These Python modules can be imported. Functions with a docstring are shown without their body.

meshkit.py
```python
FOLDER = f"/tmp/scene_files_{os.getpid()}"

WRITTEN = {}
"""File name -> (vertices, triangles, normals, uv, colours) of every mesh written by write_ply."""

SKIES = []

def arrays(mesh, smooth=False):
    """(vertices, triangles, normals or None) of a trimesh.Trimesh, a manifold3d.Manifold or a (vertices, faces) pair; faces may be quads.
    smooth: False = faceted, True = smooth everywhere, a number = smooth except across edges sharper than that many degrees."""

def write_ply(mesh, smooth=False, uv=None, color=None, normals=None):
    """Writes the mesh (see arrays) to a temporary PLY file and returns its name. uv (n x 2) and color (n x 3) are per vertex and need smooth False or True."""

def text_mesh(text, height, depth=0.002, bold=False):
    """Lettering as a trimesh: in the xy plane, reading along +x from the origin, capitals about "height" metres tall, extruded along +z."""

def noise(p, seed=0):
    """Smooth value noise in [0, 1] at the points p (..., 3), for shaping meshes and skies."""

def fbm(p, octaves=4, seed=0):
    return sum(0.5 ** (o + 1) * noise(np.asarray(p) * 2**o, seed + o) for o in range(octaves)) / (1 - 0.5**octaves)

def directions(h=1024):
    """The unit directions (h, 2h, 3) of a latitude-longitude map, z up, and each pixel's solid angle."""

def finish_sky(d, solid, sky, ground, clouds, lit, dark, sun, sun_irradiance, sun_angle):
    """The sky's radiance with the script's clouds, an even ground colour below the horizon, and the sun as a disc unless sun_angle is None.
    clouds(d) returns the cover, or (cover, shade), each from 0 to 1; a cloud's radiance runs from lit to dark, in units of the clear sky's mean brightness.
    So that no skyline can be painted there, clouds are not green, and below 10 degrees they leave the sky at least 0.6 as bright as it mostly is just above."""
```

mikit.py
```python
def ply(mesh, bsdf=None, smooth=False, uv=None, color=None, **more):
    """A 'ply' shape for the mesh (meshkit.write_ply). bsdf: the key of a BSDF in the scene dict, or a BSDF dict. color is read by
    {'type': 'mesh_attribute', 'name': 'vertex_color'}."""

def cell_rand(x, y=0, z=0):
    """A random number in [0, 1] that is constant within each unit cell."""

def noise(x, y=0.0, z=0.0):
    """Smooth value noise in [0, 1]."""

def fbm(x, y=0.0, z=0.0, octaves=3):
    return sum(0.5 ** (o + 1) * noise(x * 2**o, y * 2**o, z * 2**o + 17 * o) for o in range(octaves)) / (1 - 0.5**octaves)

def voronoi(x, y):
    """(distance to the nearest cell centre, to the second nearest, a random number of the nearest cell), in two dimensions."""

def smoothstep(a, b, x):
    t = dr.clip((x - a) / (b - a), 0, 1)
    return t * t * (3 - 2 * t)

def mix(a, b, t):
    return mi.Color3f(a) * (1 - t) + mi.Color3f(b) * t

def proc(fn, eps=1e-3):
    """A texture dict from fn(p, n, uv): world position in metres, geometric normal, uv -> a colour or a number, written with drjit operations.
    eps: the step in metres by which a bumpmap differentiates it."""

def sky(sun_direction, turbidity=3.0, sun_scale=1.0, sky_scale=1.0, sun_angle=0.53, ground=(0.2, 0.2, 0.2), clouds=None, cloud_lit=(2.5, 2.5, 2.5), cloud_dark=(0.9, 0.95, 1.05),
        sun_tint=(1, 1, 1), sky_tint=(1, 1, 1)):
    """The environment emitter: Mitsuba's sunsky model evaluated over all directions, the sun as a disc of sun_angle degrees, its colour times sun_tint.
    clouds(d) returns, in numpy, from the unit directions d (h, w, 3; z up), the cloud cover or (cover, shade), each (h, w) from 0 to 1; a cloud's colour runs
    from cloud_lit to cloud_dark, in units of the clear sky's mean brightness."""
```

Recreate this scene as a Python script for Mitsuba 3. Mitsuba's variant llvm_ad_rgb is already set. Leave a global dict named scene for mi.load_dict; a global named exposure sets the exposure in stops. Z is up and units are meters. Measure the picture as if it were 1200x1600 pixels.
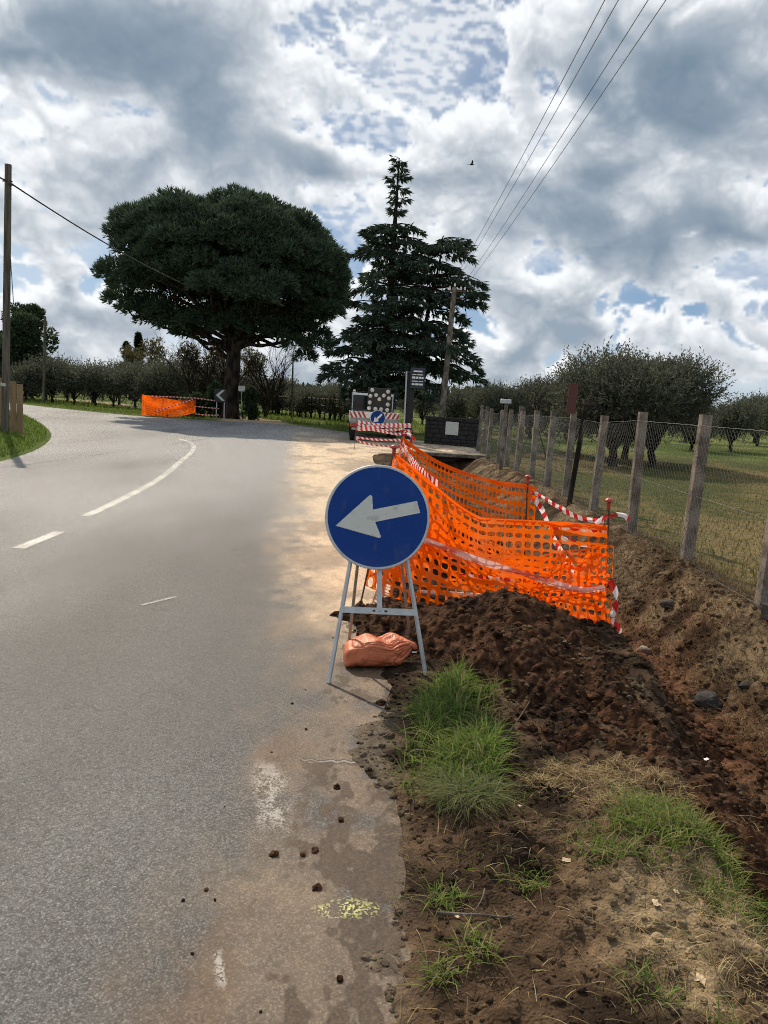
import math
import numpy as np
import trimesh, shapely
import drjit as dr
import mitsuba as mi
import mikit, meshkit
from mikit import noise as nz, fbm as fb, voronoi, smoothstep as ss, mix
from shapely.geometry import Polygon, LineString, box as sbox

T4 = mi.ScalarTransform4f
scene, labels = {}, {}
# ------------------------------------------------------------------ camera, sky, exposure
PITCH, ROLL = math.radians(7.82), math.radians(3.2)
_f = np.array([0, math.cos(PITCH), -math.sin(PITCH)])
_u0 = np.array([0, math.sin(PITCH), math.cos(PITCH)])
_up = -math.sin(ROLL) * np.array([1.0, 0, 0]) + math.cos(ROLL) * _u0
EYE = np.array([0, 0, 1.6])
scene['camera'] = {'type': 'perspective', 'fov': 52.0, 'fov_axis': 'x', 'near_clip': 0.05, 'far_clip': 3000.0,
                   'to_world': T4().look_at(origin=EYE.tolist(), target=(EYE + _f).tolist(), up=_up.tolist())}
exposure = 1.0
SUN = (-.322, .632, .705)
# cloud masses: azimuth, elevation (degrees, 0 = down the road), half sizes, weight
COVER =  [(-17.3,21.5,8.7,4.2,1.3),(-23.1,19.9,5.8,3.2,1.0),(-13.6,18.9,5.5,3.5,1.3),(-8.8,16.1,4.8,2.3,1.1),(-6.3,17.3,2.4,1.7,0.95),(-4.9,16.0,2.2,1.5,0.9),(-23.8,16.3,4.2,2.1,0.8),(-18.4,15.7,6.6,2.2,1.0),(-14.3,14.7,6.8,2.3,1.0),(-23.8,13.5,4.2,2.2,0.95),(-21.6,11.5,4.4,1.7,0.9),(-25.0,10.7,3.4,2.2,0.85),(-20.0,12.9,3.2,1.5,0.7),(-25.0,8.4,2.3,1.0,0.6),(-7.4,13.8,7.1,1.8,0.9),(-3.0,13.6,2.7,1.4,0.7),(1.7,16.6,2.4,1.3,0.9),(5.6,17.7,2.4,1.7,1.0),(4.9,15.7,4.8,2.3,1.1),(9.9,13.4,7.1,3.5,1.2),(11.6,17.7,2.1,1.8,0.8),(13.8,16.9,3.3,2.2,1.1),(15.9,16.1,2.8,2.2,1.0),(18.6,13.8,4.3,3.0,1.3),(16.8,11.1,4.8,1.8,1.1),(21.5,12.2,3.0,1.9,1.0),(23.6,13.2,1.8,1.5,0.9),(17.6,22.4,6.8,3.5,1.4),(21.4,19.8,4.7,3.3,1.2),(13.1,23.3,4.4,3.2,1.2),(9.0,23.4,2.5,2.9,0.75),(7.8,21.7,1.3,1.4,0.5),(23.3,16.2,2.5,1.4,0.6),(5.3,10.5,2.7,2.5,0.7),(9.4,8.3,3.0,1.5,1.0),(12.5,7.7,2.1,1.5,0.9),(10.9,6.0,4.7,2.1,1.1),(13.9,6.9,1.5,1.3,0.9),(18.5,6.6,2.0,1.2,0.6),(16.9,5.7,2.9,1.5,0.9),(19.5,4.5,5.8,1.9,0.9),(8.5,3.7,5.3,2.6,0.95),(15.5,3.1,5.7,1.7,0.9),(23.5,4.2,2.6,1.8,0.85),(24.5,5.9,1.1,1.2,0.7),(22.3,8.0,3.4,0.6,0.55),(12.4,9.4,2.5,0.5,0.4),(-22.0,6.8,1.8,1.4,0.8),(-20.4,5.3,2.9,1.6,0.85),(-23.9,5.0,2.7,1.6,0.75),(-19.1,3.3,2.9,1.9,0.8),(-22.7,2.6,4.0,1.6,0.75),(-17.5,4.7,1.7,1.7,0.7),(-7.4,1.9,8.2,2.7,0.85),(4.0,2.1,5.4,1.8,0.8),(1.3,9.0,5.4,3.3,0.6)]
SHADE =  [(-17.3,21.5,6.1,3.2,1.1),(-13.2,17.9,3.4,3.2,1.15),(-21.6,19.1,4.7,1.8,0.9),(-15.3,19.8,4.6,3.7,0.6),(-8.8,15.9,3.5,1.4,0.95),(-5.8,15.8,1.8,1.1,0.8),(-18.5,16.5,3.2,1.6,0.5),(-10.1,14.0,3.5,1.0,0.35),(-22.7,10.4,4.3,1.1,0.55),(-24.9,19.5,1.8,1.3,0.5),(16.6,21.1,4.7,2.5,1.2),(19.1,19.6,3.1,2.1,1.0),(14.3,23.2,3.2,2.0,0.8),(21.7,20.4,2.9,1.3,0.7),(19.8,23.5,3.4,1.3,0.55),(18.8,12.0,3.5,1.9,1.3),(16.4,11.5,4.8,1.4,0.8),(10.3,13.4,5.5,2.4,0.7),(13.5,16.0,1.7,1.1,0.75),(5.8,14.9,3.1,1.8,0.5),(10.1,11.0,4.7,1.1,0.7),(16.2,13.4,2.8,1.5,0.4),(22.9,16.2,2.2,0.9,0.4),(11.4,5.8,3.4,1.0,0.65),(8.4,4.3,2.2,1.1,0.6),(12.6,6.9,1.7,0.6,0.4),(20.4,4.1,3.5,0.7,0.3),(-20.8,4.4,2.4,0.7,0.3),(-3.0,13.0,1.8,0.6,0.3)]
def sst(a, b, x):
    t = np.clip((x - a) / (b - a), 0, 1); return t * t * (3 - 2 * t)
def clouds(d):
    """cumulus banks with blue-grey bellies and sun-lit rims, a rippled altocumulus veil between them"""
    az = np.degrees(np.arctan2(d[..., 0], d[..., 1])); el = np.degrees(np.arcsin(np.clip(d[..., 2], -1, 1)))
    P = np.stack([az / 6.0, el / 3.8, az * 0 + 3.1], -1)
    w1 = meshkit.fbm(P, 5, 11) - .5; w2 = meshkit.fbm(P + 31.7, 5, 12) - .5
    A, E = az + 5.0 * w1, el + 3.6 * w2
    big = meshkit.fbm(d / (d[..., 2:3] + .35) * 2.6, 5, 3)
    far = np.clip(sst(26, 34, np.abs(az)) + sst(26, 33, el), 0, 1)
    def billow(A, E):
        b = 0
        for o in range(7):
            n = meshkit.noise(np.stack([A + .7 * E * (o % 2), E * 1.4 - .6 * A * (o % 2), az * 0 + o * 5.3], -1) * (.20 * 1.85 ** o), 40 + o)
            b = b + .66 ** o * (1 - np.abs(2 * n - 1))
        return b / 2.75 - .53
    def field(L, A, E):
        f, g = az * 0., az * 0.
        for a, e, ra, re, w in L:
            q = w * np.exp(-.9 * (((A - a) / ra) ** 2 + ((E - e) / re) ** 2))
            f = np.maximum(f, q); g = g + q
        return .8 * f + .2 * np.minimum(g, 1.6)
    def dens(A, E):
        return (field(COVER, A, E) * (1 - far) + far * (1.7 * big - .35)) * .66 + 1.8 * billow(A, E)
    b = billow(A, E); c = dens(A, E)
    relief = np.clip((c - dens(A - .35, E + .75)) * 1.3, -1, 1)
    s = field(SHADE, A, E) * (1 - far) + far * (2.2 * big - .85)
    cum = sst(.36, .50, c)
    core = sst(.12, 1.25, s + .55 * b + .3 * w1)
    glow = np.exp(-((az + 4) / 16) ** 2) * sst(2, 24, el)
    body = sst(.42, 1.05, c)
    shade = .10 + body * (.52 - .20 * glow) + .50 * core * (1 + .8 * b + .9 * w2) - .62 * relief * (1 - .45 * core) + .35 * w2 * body
    shade = 1 - np.exp(-1.55 * np.maximum(shade - .03, 0))
    Q = np.stack([(az + .9 * el + 1.6 * w1) / .62, (el - .12 * az + 2.2 * w2) / .32, az * 0], -1)
    rip = meshkit.fbm(Q, 3, 77); veil = meshkit.fbm(np.stack([az / 6, el / 3.5, az * 0 + 9], -1), 4, 5)
    alto = sst(8, 13, el) * (.20 + .70 * sst(.30, .70, rip + .25 * (veil - .5))) * (.62 + .38 * sst(.22, .5, veil)) + .30 * sst(.35, .75, veil) + .42 * sst(7, 0, el)
    alto = np.clip(alto, 0, .85)
    cover = 1 - (1 - cum * .985) * (1 - alto)
    return cover, np.clip((np.clip(shade, 0, 1.1) * cum + .12 * alto * (1 - cum)) / np.maximum(cover, 1e-3), 0, 1)
scene['sky'] = mikit.sky(SUN, clouds=clouds, turbidity=3,cloud_lit=(4.75,4.85,4.95),cloud_dark=(.46,.86,1.32),sky_tint=(1.08,1.14,1.2),sun_scale=1.75,sun_tint=(.97,1.0,1.05))

# ------------------------------------------------------------------ helpers
def num(name):
    if name not in scene and not any(k.startswith(name + '__') for k in scene) and name not in labels:
        return name
    i = 1
    while f'{name}_{i:03d}' in scene or f'{name}_{i:03d}' in labels or any(k.startswith(f'{name}_{i:03d}__') for k in scene):
        i += 1
    return f'{name}_{i:03d}'

def thing(name, label, cat, group=None):
    k = num(name)
    labels[k] = {'label': label, 'category': cat}
    if group: labels[k]['group'] = group
    return k

def part(parent, name, mesh, mat, smooth=False, **kw):
    k = num(parent + '__' + name)
    scene[k] = mikit.ply(mesh, mat, smooth=smooth, **kw)
    return k

def solo(name, mesh, mat, label, cat, group=None, smooth=False, kind=None, **kw):
    k = num(name)
    scene[k] = mikit.ply(mesh, mat, smooth=smooth, **kw)
    labels[k] = {'label': label}
    if cat: labels[k]['category'] = cat
    if group: labels[k]['group'] = group
    if kind: labels[k]['kind'] = kind
    return k

def struct(name, mesh, mat, smooth=False, label=None, **kw):
    k = num(name)
    scene[k] = mikit.ply(mesh, mat, smooth=smooth, **kw)
    labels[k] = {'kind': 'structure'}
    if label: labels[k]['label'] = label
    return k

def cat(ms):
    ms = [(np.asarray(m.vertices), np.asarray(m.faces)) if hasattr(m, 'vertices') else m for m in ms]
    o = np.cumsum([0] + [len(m[0]) for m in ms])
    return np.vstack([m[0] for m in ms]), np.vstack([m[1] + a for m, a in zip(ms, o)])

def bx(c, s, rot=None, ch=0.0):
    """box of size s at centre c, with chamfered edges"""
    s = np.asarray(s, float)
    if ch > 0:
        pts = []
        for i in range(3):
            q = np.full(3, ch); q[i] = 0
            pts.append(np.array([[x, y, z] for x in (-1, 1) for y in (-1, 1) for z in (-1, 1)]) * (s / 2 - q))
        m = trimesh.convex.convex_hull(np.vstack(pts))
    else:
        m = trimesh.creation.box(s)
    v = np.array(m.vertices)
    if rot is not None: v = v @ np.asarray(rot).T
    return v + np.asarray(c, float), np.array(m.faces)

def rz(a):
    c, s = math.cos(a), math.sin(a); return np.array([[c, -s, 0], [s, c, 0], [0, 0, 1.0]])
def rx(a):
    c, s = math.cos(a), math.sin(a); return np.array([[1.0, 0, 0], [0, c, -s], [0, s, c]])
def ry(a):
    c, s = math.cos(a), math.sin(a); return np.array([[c, 0, s], [0, 1.0, 0], [-s, 0, c]])

def tube(P, R, sides=8, caps=True):
    P = np.asarray(P, float); n = len(P)
    R = np.broadcast_to(np.asarray(R, float), (n,))
    t = np.gradient(P, axis=0); t /= np.linalg.norm(t, axis=1, keepdims=True) + 1e-12
    st = np.abs(t[:, 2]) < .9
    ref = np.array([0, 0, 1.0]) if st.all() else np.array([1.0, 0, 0]) if not st.any() else np.array([.31, .93, .2])
    ref = np.tile(ref, (n, 1))
    a = np.cross(t, ref); a /= np.linalg.norm(a, axis=1, keepdims=True) + 1e-12
    b = np.cross(t, a); ang = np.arange(sides) * 2 * np.pi / sides
    v = (P[:, None] + R[:, None, None] * (np.cos(ang)[None, :, None] * a[:, None] + np.sin(ang)[None, :, None] * b[:, None])).reshape(-1, 3)
    i, j = np.meshgrid(np.arange(n - 1), np.arange(sides), indexing='ij')
    q = np.stack([i * sides + j, (i + 1) * sides + j, (i + 1) * sides + (j + 1) % sides, i * sides + (j + 1) % sides], -1).reshape(-1, 4)
    f = [q[:, [0, 1, 2]], q[:, [0, 2, 3]]]
    if caps:
        v = np.vstack([v, P[:1], P[-1:]]); k = np.arange(sides)
        f += [np.stack([k * 0 + n * sides, k, (k + 1) % sides], 1), np.stack([k * 0 + n * sides + 1, (n - 1) * sides + (k + 1) % sides, (n - 1) * sides + k], 1)]
    return v, np.vstack(f)

def square_bar(p, q, w, d, up=(0, 0, 1)):
    """rectangular bar from p to q"""
    p, q = np.asarray(p, float), np.asarray(q, float); t = q - p; L = np.linalg.norm(t); t /= L
    a = np.cross(t, up); a /= np.linalg.norm(a); b = np.cross(a, t)
    v, f = bx([0, 0, 0], [w, d, L], ch=min(w, d) * .12)
    return v @ np.stack([a, b, t]) + (p + q) / 2, f

def lathe(prof, n=24):
    prof = np.asarray(prof, float); m = trimesh.creation.revolve(prof, sections=n); return np.array(m.vertices), np.array(m.faces)

def prism(poly, d):
    m = trimesh.creation.extrude_polygon(poly, d, engine='earcut'); return np.array(m.vertices), np.array(m.faces)

def move(m, R=None, t=(0, 0, 0)):
    v = np.asarray(m[0], float)
    if R is not None: v = v @ np.asarray(R).T
    return v + np.asarray(t, float), m[1]

def smooth_path(P, n):
    from scipy.interpolate import PchipInterpolator
    P = np.asarray(P, float); s = np.r_[0, np.cumsum(np.linalg.norm(np.diff(P, axis=0), axis=1))]
    return PchipInterpolator(s, P)(np.linspace(0, s[-1], n))

def unit(v): return v / (np.linalg.norm(v, axis=-1, keepdims=True) + 1e-12)

def cards(P, ax, sd, L, W):
    """rhombic leaves: base P, axis ax, side sd"""
    L, W = np.broadcast_to(L, len(P))[:, None], np.broadcast_to(W, len(P))[:, None]
    v = np.stack([P, P + ax * L * .45 + sd * W / 2, P + ax * L, P + ax * L * .45 - sd * W / 2], 1).reshape(-1, 3)
    k = np.arange(len(P))[:, None] * 4
    return v, np.vstack([k + [0, 1, 2], k + [0, 2, 3]])

def blades(P, H, W, az, bend, seg=3):
    """grass blades as tapered bent strips"""
    n = len(P); H, W, az, bend = (np.broadcast_to(x, n) for x in (H, W, az, bend))
    d = np.stack([np.cos(az), np.sin(az), az * 0], 1); sd = np.stack([-np.sin(az), np.cos(az), az * 0], 1)
    vs = []
    for k in range(seg + 1):
        t = k / seg
        c = P + d * (H * bend * t ** 1.8)[:, None] + np.array([0, 0, 1.0]) * (H * (t - .45 * np.minimum(bend, 1.3) * t ** 2.4))[:, None]
        if k < seg:
            w = (W * (1 - .75 * t ** 1.5) / 2)[:, None]; vs += [c - sd * w, c + sd * w]
        else: vs += [c]
    v = np.stack(vs, 1); m = v.shape[1]; f = []
    for k in range(seg - 1): f += [[2 * k, 2 * k + 1, 2 * k + 3], [2 * k, 2 * k + 3, 2 * k + 2]]
    f += [[2 * seg - 2, 2 * seg - 1, 2 * seg]]
    F = (np.arange(n)[:, None, None] * m + np.array(f)[None]).reshape(-1, 3)
    return v.reshape(-1, 3), F, m

def tint(cols, n, per, rng, jit=.25):
    """one colour per leaf or blade, picked from the list and varied"""
    c = np.asarray(cols, float)[rng.integers(0, len(cols), n)] * (1 + jit * (rng.random((n, 1)) - .5) * 2) * (1 + .12 * (rng.random((n, 3)) - .5))
    return np.repeat(np.clip(c, 0, 1), per, axis=0)

ICO = trimesh.creation.icosphere(subdivisions=1); ICOV, ICOF = np.array(ICO.vertices), np.array(ICO.faces)
def lump(c, s, rng, amp=.35, sub=1):
    m = ICO if sub == 1 else trimesh.creation.icosphere(subdivisions=sub)
    v = np.array(m.vertices); o = rng.random(3) * 50
    v = v * (1 + amp * 2 * (meshkit.fbm(v * 1.4 + o, 3) - .5))[:, None]
    R = rz(rng.random() * 6.3) @ rx(rng.random() * .6)
    return (v * np.asarray(s)) @ R.T + np.asarray(c), np.array(m.faces)

def rgb(*c): return {'type': 'rgb', 'value': list(map(float, c))}
def mat(name, color, rough=.6, metal=0., spec=.5, **kw):
    scene[name] = {'type': 'twosided', 'b': {'type': 'principled', 'base_color': color if isinstance(color, dict) else rgb(*color), 'roughness': rough, 'metallic': metal, 'specular': spec, **kw}}
def bumped(name, color, h, rough=.8, spec=.3, eps=2e-3):
    scene[name] = {'type': 'twosided', 'b': {'type': 'bumpmap', 't': mikit.proc(h, eps), 'scale': 1.0,
                   'n': {'type': 'principled', 'base_color': mikit.proc(color), 'roughness': rough, 'specular': spec}}}

# ------------------------------------------------------------------ materials
def asphalt_color(p, n, uv):
    x, y = p.x, p.y
    f1, f2, r = voronoi(x * 165, y * 165)
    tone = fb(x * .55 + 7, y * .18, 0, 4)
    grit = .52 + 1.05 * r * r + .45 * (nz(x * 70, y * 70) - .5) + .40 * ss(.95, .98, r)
    pale = ss(.30, 1.0, tone + .42 * ss(2.5, 15, y))  # random tone, plus far-road sun glare painted in as paler asphalt
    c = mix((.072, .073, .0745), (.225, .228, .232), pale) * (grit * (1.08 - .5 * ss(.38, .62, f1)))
    a1, a2, ar = voronoi(x * .8 + 1.2 * nz(x * 2.1, y * 2.1) + .3 * nz(x * 9, y * 9), y * .55 + 1.2 * nz(x * 2.1 + 9, y * 2.1) + .3 * nz(x * 9, y * 9 + 5))
    c = c * (1 - .45 * ss(.022, .006, a2 - a1) * ss(.48, .6, fb(x * .7 + 4, y * .7, 6, 3)))
    # finer aggregate of the smooth edge strip, and the old patch seam
    w1 = fb(x * 1.7 + 3, y * .9, 2, 4); w2 = fb(x * 6, y * 4.2, 5, 4); w3 = fb(x * 23, y * 15, 8, 3)
    edge = -.34 - .125 * dr.maximum(y - 3.6, 0) + .5 * (w1 - .5)
    near = ss(4.2, 6.5, y)
    dust = dr.maximum(ss(-.42, .42, x - edge + .55 * (w2 - .5)), .85 * ss(-.62, -.12, x + .5 * (w1 - .5) + .4 * (w2 - .5)) * ss(6.5, 5, y)) * ss(40, 24, y)
    tan = mix(mix((.125, .082, .050), (.20, .145, .092), w2), mix((.25, .19, .128), (.48, .368, .245), ss(.3, .60, w1 + .3 * (w2 - .5))), near)
    c = mix(c, tan * (.50 + .60 * w3 + .45 * r * r), dust * (.70 + .28 * near) * ss(.10, .5, w2 + .35 * near))
    # brown mud smears along the edge
    m = ss(.50, .64, fb(x * 2.3 + 11, y * 1.5 + 4, 1, 5) + .12 * w3 - .04) * ss(-.85, -.30, x + .3 * (w2 - .5)) * ss(7.5, 5.0, y)
    c = mix(c, mi.Color3f(.090, .056, .033) * (.45 + .6 * w3 + .6 * r * r), m * .7)
    m2 = ss(.54, .70, .5 + 1.5 * (fb(x * 5 + 2, y * 3.1 + 9, 3, 5) - .5) + .8 * (w3 - .5) + .34 * ss(-.45, .15, x) - .20)
    c = mix(c, mi.Color3f(.050, .033, .021) * (.35 + .7 * w3 + .8 * r * r), m2 * ss(8, 5, y) * ss(-.5, -.2, x))
    # crack of the patched edge, white scuffs and a splash of yellow paint
    cr = dr.abs(y - 3.36 - .05 * (nz(x * 9, 3) - .5) - .03 * (nz(x * 34, 5) - .5) - .06 * x)
    c = mix(c, (.30, .29, .27), ss(.016, .004, cr) * ss(-.34, -.26, x) * ss(.03, .0, x) * ss(.48, .66, w3 + .1) * .6)
    c = mix(c, (.025, .022, .02), ss(.006, .002, dr.abs(cr - .012)) * ss(-.34, -.30, x))
    sc = ss(.09, .03, dr.abs(x + .40 + .16 * (y - 3.03) + .10 * (w2 - .5))) * ss(2.72, 2.84, y) * ss(3.35, 3.2, y)
    c = mix(c, (.48, .47, .45), sc * ss(.40, .62, w3 * .5 + w2 * .25 + r * .25) * .45)
    sc2 = ss(.02, .005, dr.abs(x + .39 + .3 * (y - 2.03) + .03 * (w3 - .5))) * ss(1.93, 1.98, y) * ss(2.12, 2.05, y)
    c = mix(c, (.42, .42, .41), sc2 * ss(.4, .6, w3 * .6 + r * .4) * .55)
    ye = ss(.12, .04, dr.sqrt(dr.square(x + .085) + dr.square((y - 2.31) * 2.2)) + .16 * (w2 - .5) + .08 * (w3 - .5))
    c = mix(c, (.50, .52, .20), ye * ss(.48, .62, w3 * .55 + r * .45) * .8)
    return c
def asphalt_h(p, n, uv):
    return .002 * nz(p.x * 110, p.y * 110) + .003 * fb(p.x * 14, p.y * 14, 0, 3)
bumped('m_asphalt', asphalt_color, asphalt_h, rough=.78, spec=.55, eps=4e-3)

def soil_color(p, n, uv):
    x, y, z = p.x, p.y, p.z
    w1 = fb(x * .9, y * .9, 1, 4); w2 = fb(x * 4.1, y * 4.1, z * 3, 4); w3 = fb(x * 26, y * 26, z * 20, 4)
    dark = mix((.018, .0115, .0070), (.078, .050, .030), ss(.3, .7, w2))
    red = mix((.034, .017, .0095), (.125, .062, .033), ss(.3, .72, w2 + .2 * (w3 - .5)))
    straw = mix((.040, .030, .020), (.165, .125, .075), ss(.3, .68, w2 * .7 + w3 * .3))
    grey = mix((.085, .066, .048), (.165, .135, .10), w2)
    # right roadside: dark dug soil, reddish trench, straw-covered bank below the fence
    c = mix(dark, straw, ss(.52, .68, w1 + .25 * (w2 - .5)) * ss(.55, 1.0, x) * .75)
    c = mix(c, red, ss(-.24, -.42, z + .14 * (w2 - .5)) * ss(1.85, 2.1, x + .25 * (w2 - .5)) * ss(4.1, 4.9, y + .6 * (w2 - .5)))
    c = mix(c, mix(mix(red, dark, .6), straw, ss(.32, .55, w1 + .4 * (w2 - .5))), ss(2.40, 2.85, x + .35 * (w2 - .5)))
    c = mix(c, straw * 1.25, ss(.45, .58, w1 + .3 * (w2 - .5) + .06) * ss(.62, 1.0, x + .4 * (w2 - .5)) * ss(2.75, 2.3, y))
    c = mix(c, grey * .75, ss(.22, .02, x + .10 * (w2 - .5)) * ss(5.2, 4.2, y) * ss(.45, .6, w2 + .12))
    g = w3 * 1.2 + .4
    # field behind the fence
    gr = mix((.050, .060, .020), (.135, .105, .046), ss(.36, .64, fb(x * .35, y * .22, 4, 4) + .4 * (w2 - .5) - .012 * (y - 14)))
    c = mix(c, gr, ss(3.15, 3.5, x + .3 * (w2 - .5)))
    # far verges and the ground of the orchards
    green = mix((.055, .085, .020), (.13, .15, .045), ss(.3, .7, fb(x * .4, y * .4, 8, 4)))
    c = mix(c, green, ss(27, 33, y + 2 * (w1 - .5)))
    c = mix(c, mix((.050, .085, .018), (.10, .13, .03), w2), ss(-5.5, -7, x))
    # dirt lane that forks off past the big pine
    lane = -6.9 - .50 * dr.maximum(y - 44, 0) - .28 * (y - 40)
    c = mix(c, mix((.30, .23, .15), (.42, .33, .22), w2), ss(2.3, 1.3, dr.abs(x - lane) + .8 * (w2 - .5)) * ss(34, 36.5, y) * ss(75, 60, y))
    return c * g
def soil_h(p, n, uv):
    return .020 * fb(p.x * 22, p.y * 22, p.z * 22, 4) + .006 * nz(p.x * 160, p.y * 160, p.z * 160)
bumped('m_soil', soil_color, soil_h, rough=.95, spec=.12)

def heap_color(p, n, uv):
    w2 = fb(p.x * 3.3, p.y * 3.3, p.z * 5, 4); w3 = fb(p.x * 30, p.y * 30, p.z * 30, 3)
    return mix((.0130, .0064, .0036), (.068, .033, .017), ss(.30, .74, w2 * .45 + w3 * .55)) * (.55 + .9 * w3)
def heap_h(p, n, uv):
    return .030 * fb(p.x * 17, p.y * 17, p.z * 17, 5) + .006 * nz(p.x * 150, p.y * 150, p.z * 150)
bumped('m_heap', heap_color, heap_h, rough=.95, spec=.12)

def paint_color(p, n, uv):
    w = fb(p.x * 9, p.y * 5, 3, 4); f1, f2, r = voronoi(p.x * 95, p.y * 95)
    return mix((.36, .36, .35), (.15, .148, .142), ss(.36, .64, w * .6 + r * .4))
mat('m_paint', mikit.proc(paint_color), .5)
def worn_color(p, n, uv):
    w = fb(p.x * 6, p.y * 4, 3, 4); f1, f2, r = voronoi(p.x * 95, p.y * 95)
    return mix((.24, .235, .23), (.12, .118, .114), ss(.34, .55, w * .6 + r * .4))
mat('m_worn', mikit.proc(worn_color), .5)

def concrete_color(p, n, uv):
    w = fb(p.x * 7, p.y * 7, p.z * 5, 4); g = fb(p.x * 60, p.y * 60, p.z * 60, 2)
    c = mix((.090, .076, .063), (.23, .20, .17), ss(.3, .7, w)) * (.75 + .5 * g)
    return mix(c, (.10, .10, .06), ss(.60, .75, fb(p.x * 11 + 5, p.y * 11, p.z * 3, 3)) * .7)
def concrete_h(p, n, uv): return .004 * fb(p.x * 45, p.y * 45, p.z * 45, 3)
bumped('m_concrete', concrete_color, concrete_h, rough=.9, spec=.2)

def bark_color(p, n, uv):
    w = fb(p.x * 9, p.y * 9, p.z * 2.2, 4)
    return mix((.016, .013, .011), (.060, .047, .038), ss(.35, .7, w))
def bark_h(p, n, uv): return .03 * fb(p.x * 10, p.y * 10, p.z * 2.5, 3)
bumped('m_bark', bark_color, bark_h, rough=.95, spec=.1, eps=8e-3)
def wood_color(p, n, uv):
    w = fb(p.x * 18, p.y * 18, p.z * 1.3, 4)
    return mix((.055, .049, .041), (.130, .115, .092), ss(.3, .7, w))
mat('m_wood', mikit.proc(wood_color), .85, spec=.2)
def board_color(p, n, uv):
    w = fb(p.x * 14, p.y * 14, p.z * 1.5, 4)
    return mix((.16, .105, .06), (.31, .215, .13), w)
mat('m_board', mikit.proc(board_color), .8, spec=.2)

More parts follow.
